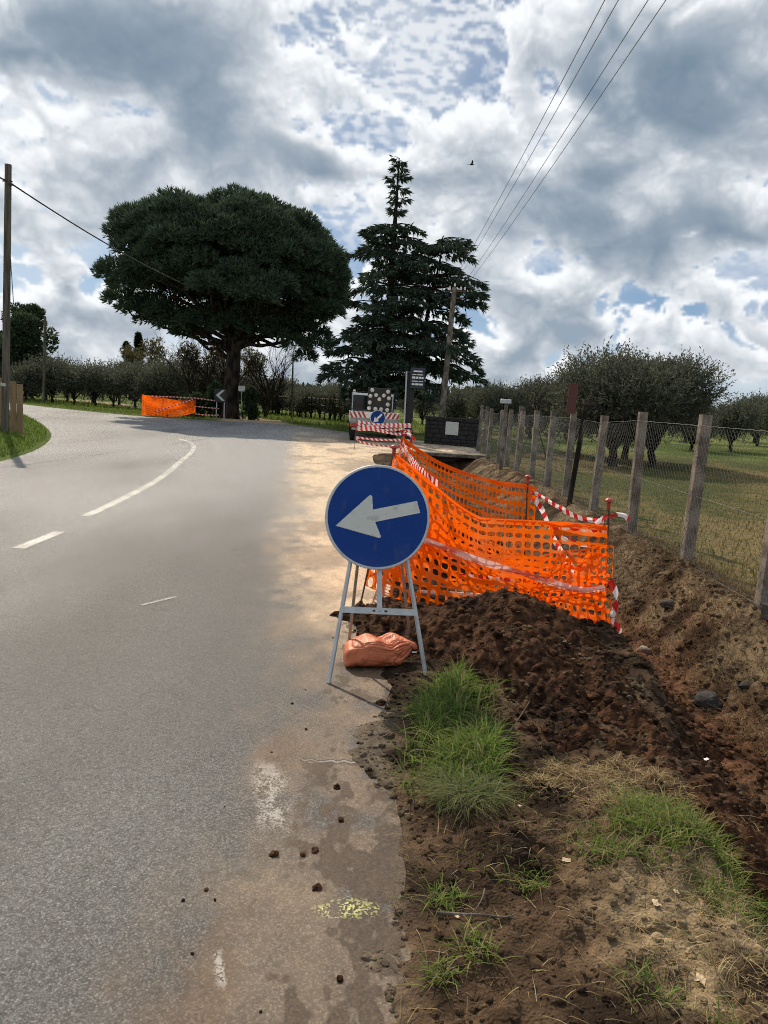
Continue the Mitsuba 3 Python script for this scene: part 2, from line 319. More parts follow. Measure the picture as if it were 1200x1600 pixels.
def blue_color(p, n, uv):
    w = fb(p.x * 9, p.y * 9, p.z * 9, 4)
    d = ss(.60, .78, fb(p.x * 26, p.y * 26, p.z * 9 + 3, 4)) * .10 + ss(.70, .76, nz(p.x * 130, p.y * 130, p.z * 130)) * .05 + .10 * ss(.76, .64, p.z) * w
    return mix(mix((.004, .038, .205), (.008, .050, .245), w), (.22, .20, .17), d)
mat('m_sign_blue', mikit.proc(blue_color), .55, spec=.15)
def white_color(p, n, uv):
    w = fb(p.x * 16, p.y * 16, p.z * 16, 4); s = fb(p.x * 55, p.y * 55, p.z * 55, 2)
    return mix((.56, .585, .56), (.33, .34, .32), ss(.60, .78, w) * .7 + ss(.72, .8, s) * .4)
mat('m_sign_white', mikit.proc(white_color), .55, spec=.2)
def galv_color(p, n, uv):
    w = fb(p.x * 25, p.y * 25, p.z * 14, 3)
    return mix((.34, .38, .40), (.56, .59, .60), w)
mat('m_galv', mikit.proc(galv_color), .48, .55)
def bag_color(p, n, uv):
    w = fb(p.x * 11, p.y * 11, p.z * 11, 4); t = nz(p.x * 400, p.z * 400)
    return mix((.40, .105, .045), (.56, .175, .085), w) * (.80 + .40 * t) * (1 - .35 * ss(.55, .7, fb(p.x * 7, p.y * 7, p.z * 7 + 5, 4)))
def bag_h(p, n, uv): return .010 * fb(p.x * 16, p.y * 16, p.z * 16, 3) + .0006 * nz(p.x * 500, p.y * 500, p.z * 500)
bumped('m_bag', bag_color, bag_h, rough=.5, spec=.4)
def tape_color(p, n, uv):
    s = (uv.x + .6 * uv.y) / .17; s = s - dr.floor(s)
    a = ss(.02, .06, s) * ss(.54, .50, s)
    return mix((.80, .78, .76), (.60, .035, .03), a)
scene['m_tape'] = {'type': 'principledthin', 'base_color': mikit.proc(tape_color), 'diff_trans': .55, 'roughness': .35}
scene['m_tape_faded'] = {'type': 'principledthin', 'base_color': mikit.proc(lambda p, n, uv: mix((.85, .62, .54), (.72, .20, .12), ss(.35, .65, nz(uv.x * 9, uv.y * 20)))), 'diff_trans': .8, 'roughness': .4}
mat('m_tape_far', mikit.proc(tape_color), .5)
scene['m_net'] = {'type': 'principledthin', 'base_color': mikit.proc(lambda p, n, uv: mix((.96, .165, .006), (.86, .235, .06), ss(.40, .75, fb(p.x * 5, p.y * 5, p.z * 7, 4)) * .8)), 'diff_trans': 1.1, 'roughness': .4}
scene['m_leaf'] = {'type': 'principledthin', 'base_color': {'type': 'mesh_attribute', 'name': 'vertex_color'}, 'diff_trans': .75, 'roughness': .55}
scene['m_needle'] = {'type': 'principledthin', 'base_color': {'type': 'mesh_attribute', 'name': 'vertex_color'}, 'diff_trans': .40, 'roughness': .6}
scene['m_dry'] = {'type': 'principledthin', 'base_color': {'type': 'mesh_attribute', 'name': 'vertex_color'}, 'diff_trans': .35, 'roughness': .7}
mat('m_red', (.36, .035, .025), .4)
mat('m_steel', (.10, .062, .045), .6, .4)
mat('m_wire', (.16, .165, .16), .5, .4)
mat('m_cable', (.025, .025, .027), .6)
mat('m_line', (.16, .165, .17), .5)
mat('m_black', (.012, .012, .013), .45)
mat('m_rubber', (.016, .016, .017), .85)
mat('m_white', (.74, .74, .72), .35)
mat('m_van_paint', (.62, .63, .62), .25, clearcoat=.5)
mat('m_grey', (.30, .31, .32), .5)
mat('m_navy', (.012, .020, .045), .4)
mat('m_glass_dark', (.010, .012, .014), .08)
mat('m_lamp', (.62, .60, .52), .2)
mat('m_orange_red', (.55, .06, .02), .4)
mat('m_plaster', (.022, .023, .027), .9)
mat('m_tree_red', (.12, .055, .05), .9, spec=.1)
mat('m_stone_dark', mikit.proc(lambda p, n, uv: mix((.010, .010, .011), (.040, .040, .041), fb(p.x * 13, p.y * 13, p.z * 13, 4))), .9)
mat('m_plank', mikit.proc(lambda p, n, uv: mix((.62, .58, .54), (.36, .30, .25), ss(.5, .75, fb(p.x * 9, p.y * 9, p.z * 22, 4)))), .7)

# ------------------------------------------------------------------ road plan and ground heights
_yy = np.arange(-3, 13, .06)
_ex = .11 + .16 * (meshkit.fbm(np.c_[_yy * 1.7, _yy * 0, _yy * 0], 5, 91) - .5)
RIGHT = [(.12, -8)] + list(zip(_ex, _yy)) + [ (-.05, 17), (-.35, 22), (-.5, 24.6), (.4, 25.9), (3.3, 26.1), (3.4, 31.2), (-.6, 33.5), (-2.6, 36.2), (-4.6, 38.5), (-6.4, 39.4), (-7.5, 38.6), (-11.7, 38.6), (-15, 40.5), (-20.6, 46), (-30, 57), (-44, 72)]
LEFT = [(-50, 69), (-33, 54), (-25, 46), (-18.5, 38.5), (-15.5, 34), (-12.6, 29), (-10.9, 25.6), (-9.6, 22.3), (-8.5, 19), (-7.7, 15.3), (-7.3, 10), (-7.2, -8)]
def chaikin(P, k=2):
    P = np.asarray(P, float)
    for _ in range(k):
        P = np.vstack([P[:1], np.stack([.75 * P[:-1] + .25 * P[1:], .25 * P[:-1] + .75 * P[1:]], 1).reshape(-1, 2), P[-1:]])
    return P
ROAD = Polygon(np.vstack([RIGHT[:len(_yy)], chaikin(RIGHT[len(_yy):]), chaikin(LEFT)])).buffer(0)

def base(y): return .35 * sst(22, 42, y) + .30 * sst(42, 120, y)
def ditch_x(y): return np.interp(y, [-5, 2.5, 3.3, 4.0, 4.9, 5.7, 7, 12, 20, 26], [1.85, 1.80, 1.95, 2.15, 2.33, 2.36, 2.25, 2.0, 1.95, 1.95])
def ditch_d(y): return np.interp(y, [-5, 3, 5, 8, 14, 20, 25.7, 26.3], [.40, .46, .56, .50, .42, .45, .55, 0])
def ground(x, y, rough=True):
    x, y = np.asarray(x, float), np.asarray(y, float)
    z = base(y) + 0 * x
    d = x - ditch_x(y); w = np.clip(3.15 - ditch_x(y), .8, 1.3)
    steep = sst(7.5, 6.2, y)
    wl_ = .85 * (1 - steep) + .62 * steep
    z = z - ditch_d(y) * np.where(d < 0, sst(0, .85 - .25 * steep, 1 + d / wl_), sst(0, .85, 1 - d / w))
    pit = sst(.12, .32, x) * sst(1.55, 1.35, x) * sst(6.7, 7.0, y) * sst(9.9, 9.6, y)
    z = np.minimum(z, base(y) - .55 * pit)
    z = z + .10 * np.exp(-((x - 3.15) / .35) ** 2) * sst(24, 20, y) + .06 * sst(3.5, 6, x) * sst(60, 10, y)
    pts = shapely.points(np.stack([x, y], -1).reshape(-1, 2))
    ins = shapely.contains(ROAD_P, pts).reshape(x.shape); dist = shapely.distance(ROAD_E, pts).reshape(x.shape)
    sd = np.where(ins, -dist, dist)
    z = z + .30 * sst(0, 1.6, sd) * sst(-7, -7.6, x) * sst(40, 30, y) * sst(4, 12, y)
    q = np.stack([x, y, 0 * x], -1)
    if rough:
        near = sst(40, 12, y) * sst(9, 4, np.abs(x))
        soil = sst(-.05, .25, sd)
        z = z + near * soil * (.095 * (meshkit.fbm(q * 2.1, 4, 1) - .5) + .085 * (meshkit.fbm(q * 8, 4, 2) - .5) * sst(3.6, 2.8, x) + .06 * np.abs(meshkit.noise(q * 17, 9) - .5) * sst(3.4, 2.8, x) + .10 * (meshkit.fbm(q * 5.5, 3, 6) - .5) * sst(2.2, 2.6, x) * sst(3.5, 3.1, x))
    se = sd + np.where(np.abs(x) < 1.5, .62 * (meshkit.fbm(q * 2.6, 4, 4) - .5) * sst(25, 10, y), 0)
    z = z - .055 * sst(-.03, -.13, se) * sst(.01, -.04, sd) + .008 * sst(-.04, .0, se) + .016 * sst(.02, .2, np.maximum(se, sd))
    return z
shapely.prepare(ROAD); ROAD_P = ROAD; ROAD_E = ROAD.exterior; shapely.prepare(ROAD_E)

def gridmesh(xs, ys, Z):
    X, Y = np.meshgrid(xs, ys); nx = len(xs)
    v = np.stack([X, Y, Z(X, Y)], -1).reshape(-1, 3)
    i, j = np.meshgrid(np.arange(len(ys) - 1), np.arange(nx - 1), indexing='ij')
    a = (i * nx + j).ravel()
    return v, np.vstack([np.stack([a, a + 1, a + nx + 1], 1), np.stack([a, a + nx + 1, a + nx], 1)])
_xs = np.unique(np.round(np.r_[-np.geomspace(34, 900, 16), np.arange(-34, -14, .4), np.arange(-14, -.4, .25), np.arange(-.4, 3.6, .02), np.arange(3.6, 6, .12), np.arange(6, 16, .4), np.geomspace(16, 900, 22)], 4))
_ys = np.unique(np.round(np.r_[-np.geomspace(.6, 300, 12)[::-1], np.arange(-.5, 1.4, .1), np.arange(1.4, 6.6, .02), np.arange(6.6, 12, .05), np.arange(12, 50, .3), np.geomspace(50, 1500, 30)], 4))
struct('ground', gridmesh(_xs, _ys, ground), 'm_soil', smooth=True, label='rough brown roadside soil, ditch and grassy field')

def sheet(poly, dz, step=1.0):
    """a flat sheet over the plan polygon that follows the road's rise"""
    out = []; x0, y0, x1, y1 = poly.bounds
    for y in np.arange(math.floor(y0), y1, step):
        g = poly.intersection(sbox(x0 - 1, y, x1 + 1, y + step))
        for q in getattr(g, 'geoms', [g]):
            if q.geom_type == 'Polygon' and q.area > 1e-6:
                v, f = trimesh.creation.triangulate_polygon(q, engine='earcut')
                f = np.array(f); c = np.cross(v[f[:, 1]] - v[f[:, 0]], v[f[:, 2]] - v[f[:, 0]]); f[c < 0] = f[c < 0][:, ::-1]
                out.append((np.c_[v, base(v[:, 1]) + dz], f))
    return cat(out)
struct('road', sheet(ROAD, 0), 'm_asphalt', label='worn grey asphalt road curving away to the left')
def line_poly(P, w): return LineString(smooth_path(P, 40)).buffer(w / 2, cap_style='flat')
for pts, w, m, lab in (([(-3.55, 7.55), (-3.56, 8.55)], .13, 'm_paint', 'short white centre dash nearest the camera'),
                       ([(-3.72, 9.7), (-4.05, 13.5), (-4.75, 18), (-5.7, 23.2), (-6.3, 25.2), (-7.1, 26.6)], .13, 'm_paint', 'long white centre line curving into the bend'),
                       ([(-4.6, 21.0), (-5.05, 23.6), (-5.6, 25.6), (-6.6, 27.6)], .10, 'm_worn', 'faint old line beside the centre line'),
                       ([(-1.78, 5.75), (-1.60, 6.05)], .035, 'm_worn', 'faint scrape mark on the lane')):
    k = part('road', 'marking', sheet(line_poly(pts, w), .004, .5), m); labels[k] = {'label': lab}
R = np.random.default_rng
# ------------------------------------------------------------------ excavated soil heap
def soft(d, r): return np.sqrt(d * d + r * r) - r
def seg_d(X, Y, a, b):
    a, b = np.array(a), np.array(b); ab = b[:2] - a[:2]
    t = np.clip(((X - a[0]) * ab[0] + (Y - a[1]) * ab[1]) / (ab @ ab), 0, 1)
    right = (X - a[0]) * ab[1] - (Y - a[1]) * ab[0] > 0
    return np.hypot(X - a[0] - t * ab[0], Y - a[1] - t * ab[1]), a[2] + t * (b[2] - a[2]), right
RIDGES = [[(1.72, 2.9, -.25), (1.52, 3.3, -.04), (1.40, 3.75, .05), (1.33, 4.2, .13), (1.27, 4.7, .24), (1.08, 4.95, .36), (.86, 5.08, .42), (.55, 5.2, .31), (.30, 5.35, .20)],
          [(.60, 5.3, .24), (.20, 5.55, .14), (-.12, 5.78, .06)], [(1.75, 5.75, -.15), (1.45, 5.5, .06), (1.15, 5.1, .30), (.98, 4.95, .40)], [(1.6, 3.9, -.22), (1.95, 3.5, -.36), (2.2, 3.2, -.42)], [(.95, 3.95, .07), (.86, 4.5, .29), (.9, 4.9, .42)], [(.72, 3.85, .05), (1.05, 3.68, .07), (1.42, 3.5, .02)]]
def heap(X, Y):
    q = np.stack([X, Y, 0 * X], -1)
    wx, wy = X + .16 * (meshkit.fbm(q * 2.2, 3, 21) - .5), Y + .16 * (meshkit.fbm(q * 2.2, 3, 22) - .5)
    z = np.full(X.shape, -9.0)
    for P in RIDGES:
        for a, b in zip(P[:-1], P[1:]):
            d, h, rt = seg_d(wx, wy, a, b); z = np.maximum(z, h - np.where(rt & (P is RIDGES[0]), 1.75, .78) * soft(d, .12))
    z = z + .12 * (meshkit.fbm(q * 4.5, 4, 23) - .5) + .075 * (meshkit.fbm(q * 15, 3, 24) - .5) + .06 * np.abs(meshkit.noise(q * 21, 25) - .5)
    return z
hx, hy = np.arange(-.5, 2.7, .017), np.arange(2.5, 6.4, .017)
hv, hf = gridmesh(hx, hy, heap)
hg = ground(hv[:, 0], hv[:, 1], False) - .07
keep = (hv[:, 2] > hg)[hf].any(1)
hm = trimesh.Trimesh(hv, hf[keep], process=False); hm.remove_unreferenced_vertices()
solo('soil_heap', hm, 'm_heap', 'ridge of freshly dug dark brown earth in front of the orange net', 'soil heap', smooth=True)
def top_z(x, y):
    x, y = np.atleast_1d(x).astype(float), np.atleast_1d(y).astype(float)
    return np.maximum(ground(x, y), heap(x, y))

# crumbs and clods too many to count
def scatter_lumps(n, xr, yr, smin, smax, seed, where=None, amp=.3):
    r = R(seed); x, y = r.uniform(*xr, n), r.uniform(*yr, n)
    if where is not None: k = where(x, y, r); x, y = x[k], y[k]
    z = top_z(x, y); s = smin * (smax / smin) ** (r.random(len(x)) ** 2.2)
    base_v = np.stack([ICOV * (1 + amp * 2 * (meshkit.fbm(ICOV * 1.5 + k * 9.1, 3) - .5))[:, None] for k in range(10)])
    sc = np.stack([s * r.uniform(.8, 1.4, len(x)), s * r.uniform(.8, 1.4, len(x)), s * r.uniform(.6, .95, len(x))], 1)
    v = base_v[r.integers(0, 10, len(x))] * sc[:, None, :]
    a = r.random(len(x)) * 6.28; ca, sa = np.cos(a)[:, None], np.sin(a)[:, None]
    v = np.stack([v[..., 0] * ca - v[..., 1] * sa, v[..., 0] * sa + v[..., 1] * ca, v[..., 2]], -1) + np.stack([x, y, z + sc[:, 2] * .25], 1)[:, None]
    return v.reshape(-1, 3), (np.arange(len(x))[:, None, None] * len(ICOV) + ICOF[None]).reshape(-1, 3)
solo('soil_clods', scatter_lumps(4200, (-.3, 2.4), (2.9, 6.2), .004, .026, 5, lambda x, y, r: heap(x, y) > ground(x, y, False) - .02, .55), 'm_heap', 'loose clods strewn over the dug heap', None, kind='stuff', smooth=False)
solo('soil_crumbs', cat([scatter_lumps(9500, (-.10, 2.3), (1.4, 4.6), .003, .016, 6, lambda x, y, r: (r.random(len(x)) < sst(.12, -.0, x - .06) + .55) & (x > -.10 + .12 * r.random(len(x))), .6),
      scatter_lumps(3000, (1.5, 3.2), (3.5, 9), .005, .034, 7, None, .6)]), 'm_soil', 'brown crumbs and gravel scattered along the broken road edge', None, kind='stuff', smooth=False)
solo('road_grit', cat([scatter_lumps(1500, (-.50, .10), (1.5, 5.6), .0015, .0065, 8, lambda x, y, r: r.random(len(x)) < sst(-.55, .05, x) * sst(.42, .62, meshkit.fbm(np.c_[x * 5, y * 4, x * 0], 3, 15))), scatter_lumps(500, (-.9, .1), (4.5, 12), .003, .010, 18, lambda x, y, r: r.random(len(x)) < sst(-.9, .05, x))]), 'm_heap', 'fine loose grit and crumbs on the dirty asphalt edge', None, kind='stuff', smooth=False)
# clods dropped on the asphalt, one by one
r = R(9)
CL = [(-.57, 2.31, .010), (-.51, 2.37, .011), (-.47, 2.32, .010), (-.48, 2.07, .009), (-.15, 2.41, .022), (-.25, 1.87, .007), (-.56, 2.9, .007), (-.43, 3.99, .012), (-.32, 2.59, .026), (-.18, 2.63, .020), (.045, 4.06, .038), (-.32, 3.67, .012), (-.22, 2.60, .016), (-.27, 4.4, .010), (-.13, 3.1, .022), (-.10, 2.85, .020), (-.06, 3.55, .016), (-.16, 5.4, .016), (-.30, 5.2, .012), (-.2, 4.9, .014), (-.45, 3.4, .008), (-.38, 4.2, .009), (-.05, 2.0, .018), (-.12, 1.7, .012)]
for x, y, s in CL:
    solo('soil_clod', lump((x, y, s * .2), (s * .6, s * r.uniform(.4, .8), s * .35), r, .8, 2), 'm_heap', 'small dark clod of earth lying on the asphalt edge', 'soil clod', 'clods dropped on the asphalt', smooth=True)
big = [(.55, 4.25), (.7, 4.45), (.62, 4.05), (.9, 4.2), (.35, 4.75), (.48, 4.6), (1.02, 4.4), (.75, 3.8), (1.2, 4.1), (1.32, 3.8), (.12, 5.5), (.05, 5.3), (1.5, 3.5), (1.05, 3.75), (.85, 4.75), (.3, 5.0)]
for x, y in big:
    s = r.uniform(.020, .038); z = float(top_z(x, y)[0])
    solo('earth_lump', lump((x, y, z + s * .3), (s, s * 1.1, s * .75), r, .6, 2), 'm_heap', 'fist-sized dark earth lump on the slope of the dug heap', 'earth lump', 'large lumps on the earth heap', smooth=True)

# ------------------------------------------------------------------ round blue sign on its folding stand
sg = thing('road_sign', 'round blue keep-left sign with white arrow on galvanised folding stand', 'road sign')
C0 = np.array([-.035, 4.535, .945]); yaw, tilt, rol = math.radians(4), math.radians(10), math.radians(-1.0)
# panel frame: ex along the panel, ey up the panel, ez towards the reader
RS = rz(yaw) @ rx(math.pi / 2 - tilt) @ rz(rol)
def on_panel(m, z=0.0): return move(m, RS, C0 + RS @ np.array([0, 0, z]))
D = .300
part(sg, 'panel', on_panel(lathe([(0, -.010), (D - .004, -.010), (D - .004, .003), (0, .003)], 72)), 'm_sign_blue', smooth=30)
part(sg, 'rim', on_panel(lathe([(D - .010, .0035), (D - .009, .0065), (D + .003, .0065), (D + .006, .0), (D + .006, -.024), (D + .002, -.026), (D - .003, -.024), (D - .003, -.0095)], 72)), 'm_galv', smooth=40)
ARROW = [(-63, -17), (-15.5, 31.5), (-13, 33), (-10.5, 31.5), (-7.8, 11), (58.5, 28.5), (64.5, 10.5), (-3.5, -7.5), (6.5, -28.5), (6, -31), (3.5, -31.5)]
a = Polygon([(x * D / 78.5, y * D / 78.5) for x, y in ARROW]).buffer(.003).buffer(-.003)
part(sg, 'arrow', on_panel(prism(a, .0016), .0032), 'm_sign_white')
fl, fr, rl, rr = np.array([-.262, 4.325, .0]), np.array([.297, 4.425, .045]), np.array([-.180, 4.775, .0]), np.array([.222, 5.09, .055])
tl, tr = np.array([-.125, 4.635, 1.12]), np.array([.055, 4.65, 1.12])
def lerp(a, b, t): return a + (b - a) * t
part(sg, 'front_leg', square_bar(fl, tl, .020, .020), 'm_galv', smooth=30)
part(sg, 'front_leg', square_bar(fr, tr, .020, .020), 'm_galv', smooth=30)
part(sg, 'rear_leg', square_bar(rl, tl + [.012, .03, 0], .017, .012), 'm_steel_pale', smooth=30)
part(sg, 'rear_leg', square_bar(rr, tr + [-.01, .03, 0], .017, .012), 'm_steel_pale', smooth=30)
mat('m_steel_pale', (.34, .28, .22), .5, .4)
ca, cb = lerp(fl, tl, .365), lerp(fr, tr, .328)
ct = unit(cb - ca); cu = unit(np.cross(np.cross(ct, lerp(tl, tr, .5) - ca), ct))
bar = shapely.difference(sbox(-.008, -.0185, np.linalg.norm(cb - ca) + .008, .0185), shapely.union_all([sbox(.178, -.0045, .192, .0045).buffer(.001), shapely.Point(.221, 0).buffer(.004), sbox(.248, -.0045, .264, .0045).buffer(.001)]))
Rb = np.stack([ct, cu, np.cross(ct, cu)], 1)
part(sg, 'crossbar', move(prism(bar, .004), Rb, ca + np.cross(ct, cu) * .0125), 'm_galv')
mid = lerp(ca, cb, .505); part(sg, 'centre_post', square_bar(mid + cu * .0 + np.cross(ct, cu) * .006, lerp(tl, tr, .5) + np.array([0, -.005, 0]), .030, .010), 'm_galv', smooth=30)
part(sg, 'hinge_bar', square_bar(tl, tr, .02, .02, (0, 1, 0)), 'm_galv', smooth=30)

# ------------------------------------------------------------------ orange ballast bag
def sandbag():
    m = trimesh.creation.icosphere(subdivisions=5); d = np.array(m.vertices)
    p = np.sign(d) * np.abs(d) ** .55
    q = p * [.185, .125, .088]; n = unit(d)
    up = np.clip(d[:, 2] + .35, 0, 1)
    # wrinkles that run to the tied neck, and one deep sag across the filling
    rel = q - [.205, -.03, .05]; dist = np.linalg.norm(rel, axis=1); ang = np.arctan2(rel[:, 2] * 1.6, rel[:, 1]); ang2 = np.arctan2(rel[:, 1], rel[:, 0])
    wr = np.abs(meshkit.fbm(np.c_[ang * 2.6, ang2 * 2.6, dist * 3], 3, 2) - .5)
    q += n * ((-.17 * np.maximum(0, .085 - wr) * sst(.42, .06, dist) - .09 * np.maximum(0, .05 - np.abs(meshkit.fbm(q * [8, 6, 6] + 3, 2, 7) - .5))) )[:, None]
    q[:, 2] -= up * (.030 * np.exp(-((q[:, 0] - .035 + .35 * q[:, 1]) / .045) ** 2) + .022 * np.exp(-((q[:, 0] + .12) / .04) ** 2))
    q += n * (.030 * (meshkit.fbm(q * 6 + 2, 3, 5) - .5))[:, None]
    cl = np.clip((-q[:, 0] - .13) / .06, 0, 1); q[:, 2] -= cl * .045; q[:, 1] -= cl * .035; q[:, 0] -= cl * .025   # flat seam corner
    nk = np.clip((q[:, 0] - .140) / .05, 0, 1); q[:, 2] = q[:, 2] * (1 - .6 * nk) + .04 * nk; q[:, 1] = q[:, 1] * (1 - .6 * nk) - .02 * nk; q[:, 0] += .035 * nk
    q[:, 2] = np.maximum(q[:, 2], -.082)
    return q, np.array(m.faces)
bag = thing('ballast_bag', 'crumpled orange ballast bag lying between the legs of the round sign', 'sandbag')
BP = np.array([.005, 4.70, .098])
part(bag, 'sack', move(sandbag(), rz(.12), BP), 'm_bag', smooth=True)
nk = [(.165, -.02, .03), (.19, -.03, .045), (.215, -.035, .04), (.235, -.04, .02)]
part(bag, 'neck', move(tube(smooth_path(nk, 10), np.interp(np.linspace(0, 1, 10), [0, .5, .7, 1], [.045, .020, .024, .012]), 12), rz(.12), BP), 'm_bag', smooth=50)
part(bag, 'tag', move(bx((.225, -.05, .002), (.030, .004, .009)), rz(.12), BP), 'm_white')

# ------------------------------------------------------------------ steel stakes with red caps
CAP = [(0, .036), (.012, .035), (.027, .028), (.033, .018), (.034, .011), (.031, .007), (.015, .004), (.014, -.052), (.0, -.052)]
def stake(foot, top, label, capped=True):
    k = thing('steel_stake', label, 'stake', None)
    foot, top = np.array(foot, float), np.array(top, float)
    P = [lerp(foot, top, t) for t in np.linspace(0, 1, 24)]
    part(k, 'rod', tube(P, .008 + .0008 * (np.arange(24) % 2), 6), 'm_steel', smooth=40)
    if capped: part(k, 'cap', move(lathe(CAP, 18), None, top), 'm_red', smooth=40)
    return k
SA, SB, SC, SD = ((-.15, 6.12, -.02), (.052, 6.2, 1.25)), ((1.79, 6.02, -.42), (1.718, 6.0, .945)), ((1.40, 7.52, -.45), (1.354, 7.5, .97)), ((.10, 10.0, -.02), (.176, 10.0, 1.265))
stake(*SA, 'leaning rusty stake behind the round sign, red cap at the net corner')
stake(*SB, 'rusty stake with red mushroom cap at the right end of the near net')
stake(*SC, 'rusty red-capped stake behind the near net, carrying the back net')
stake(*SD, 'farthest red-capped stake of the pit, tapes running to the lorry')

# ------------------------------------------------------------------ orange barrier net
def net_panel(top, bot, nu, nv, hole, seed, wav=.02, vmap=None, y_bow=0., skip=None):
    """net of oval openings between a top and a bottom rope; surf(u, v), v = 0 at the top"""
    top, bot = smooth_path(top, 200), smooth_path(bot, 200)
    s = np.linspace(0, 1, 200)
    def surf(u, v):
        w = vmap(u, v) if vmap else v
        a = np.stack([np.interp(u, s, top[:, k]) for k in range(3)], -1); b = np.stack([np.interp(u, s, bot[:, k]) for k in range(3)], -1)
        p = a + (b - a) * w[..., None]
        q = np.stack([u * 3.2, v * 2.2, 0 * u + seed], -1)
        n1, n2 = meshkit.fbm(q, 3, seed) - .5, meshkit.fbm(q * np.array([5, 2.5, 1]), 3, seed + 1) - .5
        p[..., 1] += wav * 4 * n1 + wav * n2 + y_bow * np.sin(np.pi * np.clip(u, 0, 1)) * v
        p[..., 2] += wav * .8 * n2 * sst(0, .1, v)
        p[..., 0] += wav * .6 * n1
        return p
    ang = np.arange(8) * np.pi / 4
    OUT = np.array([(1, 0), (1, 1), (0, 1), (-1, 1), (-1, 0), (-1, -1), (0, -1), (1, -1)]) * .5
    V, Fc = [], []
    r = R(seed)
    for i in range(nu):
        for j in range(nv):
            c = np.array([(i + .5) / nu, (j + .5) / nv])
            if skip and skip(c[0], c[1], r): continue
            h = hole(c[0], c[1]) if callable(hole) else hole
            h = h * (1 + .10 * (r.random() - .5))
            inner = np.stack([np.cos(ang), np.sin(ang)], 1); inner = np.sign(inner) * np.abs(inner) ** .72 * np.array([h[0] if np.ndim(h) else h, h[1] if np.ndim(h) else h * .92]) if np.ndim(h) else np.sign(inner) * np.abs(inner) ** .72 * np.array([h, h * .9])
            o = np.vstack([OUT, inner]) / np.array([nu, nv]) + c
            k = len(V) * 16; V.append(o)
            q = np.arange(8); q2 = (q + 1) % 8
            Fc.append(np.vstack([np.stack([q, q2, q2 + 8], 1), np.stack([q, q2 + 8, q + 8], 1)]) + k)
    uv = np.vstack(V); p = surf(uv[:, 0], uv[:, 1])
    return p, np.vstack(Fc)
def hem(top, h, seed, wav=0.012):
    P = smooth_path(top, 60); v = np.vstack([P + [0, 0, .008], P + [0, -.006, -h]])
    v[:, 1] += wav * (meshkit.fbm(np.c_[v[:, 0] * 9, v[:, 2] * 9, v[:, 0] * 0 + seed], 2) - .5)
    a = np.arange(59); return v, np.vstack([np.stack([a, a + 1, a + 61], 1), np.stack([a, a + 61, a + 60], 1)])
nt = thing('barrier_net', 'sagging orange barrier net wrapped round the pit behind the earth heap', 'safety net')
NT = [(.045, 6.19, 1.225), (.234, 6.19, 1.094), (.445, 6.17, .94), (.638, 6.14, .81), (.80, 6.12, .750), (1.3, 6.06, .762), (1.722, 5.985, .766)]
NB = [(-.12, 6.13, .155), (.294, 6.08, .035), (.649, 6.03, -.02), (1.045, 5.98, -.03), (1.393, 5.96, -.06), (1.762, 5.93, -.10)]
def vm(u, v): return v + .055 * np.sin(2 * np.pi * v * 1.0 + 1.2 * u) * np.sin(np.pi * v) * (.4 + .6 * np.sin(np.pi * u))
def hole_near(u, v):
    band = math.exp(-((v - (.30 + .18 * u)) / .055) ** 2) * (u < .72) + .8 * math.exp(-((v - (.55 + .05 * u)) / .04) ** 2) * (u > .2)
    w = .425 - .09 * (u < .3) - .06 * math.sin(u * 19 + v * 8); h = (.405 - .30 * band) * (1 - .45 * sst(.80, 1.0, u) * (v > .3)) * (.85 + .25 * math.sin(v * 21 + u * 4))
    return np.array([max(w - .2 * band, .05), max(h, .03)])
part(nt, 'near_panel', net_panel(NT, NB, 26, 12, hole_near, 31, .022, vm, -.05), 'm_net', smooth=False)
part(nt, 'near_hem', hem(NT, .036, 3), 'm_net', smooth=False)
# doubled, bunched layer at the right end and folded layer at the left
FT = [(1.18, 6.05, .46), (1.40, 6.02, .55), (1.60, 5.98, .60), (1.775, 5.95, .62)]
FB = [(1.02, 5.98, .01), (1.30, 5.95, -.07), (1.55, 5.92, -.13), (1.80, 5.90, -.20)]
part(nt, 'bunched_end', net_panel(FT, FB, 12, 11, lambda u, v: np.array([.36 - .06 * math.sin(u * 31), .33 - .10 * math.sin(v * 17 + u * 9)]), 37, .050, vm), 'm_net', smooth=False)
GT = [(.06, 6.26, 1.19), (.28, 6.27, .98), (.52, 6.25, .76), (.78, 6.22, .60), (1.15, 6.16, .46)]
GB = [(-.10, 6.20, .25), (.25, 6.18, .18), (.6, 6.15, .17), (.95, 6.1, .16), (1.3, 6.06, .13)]
part(nt, 'folded_layer', net_panel(GT, GB, 17, 10, lambda u, v: np.array([.37, .36 - .2 * math.exp(-((v - .35) / .1) ** 2)]), 41, .035, vm), 'm_net', smooth=False)
ST = [(.05, 6.21, 1.22), (.09, 7.2, 1.14), (.12, 8.4, 1.13), (.17, 9.98, 1.20)]
SBt = [(-.13, 6.15, .14), (-.05, 7.2, .10), (.03, 8.4, .10), (.10, 9.98, .14)]
part(nt, 'road_side_panel', net_panel(ST, SBt, 36, 10, .37, 43, .03), 'm_net', smooth=False)
BT = [(.18, 10.0, 1.20), (.40, 9.66, 1.06), (.65, 9.2, .95), (.92, 8.7, .885), (1.15, 8.15, .868), (1.365, 7.5, .905), (1.43, 7.42, .885)]
BB = [(.12, 10.0, .16), (.40, 9.66, .02), (.65, 9.2, -.06), (.92, 8.7, -.13), (1.15, 8.15, -.17), (1.385, 7.5, -.16), (1.45, 7.42, -.17)]
part(nt, 'back_panel', net_panel(BT, BB, 34, 11, lambda u, v: np.array([.38, .37 - .02 * math.sin(30 * v)]), 47, .018), 'm_net', smooth=False)
part(nt, 'back_hem', hem(BT, .040, 5), 'm_net', smooth=False)

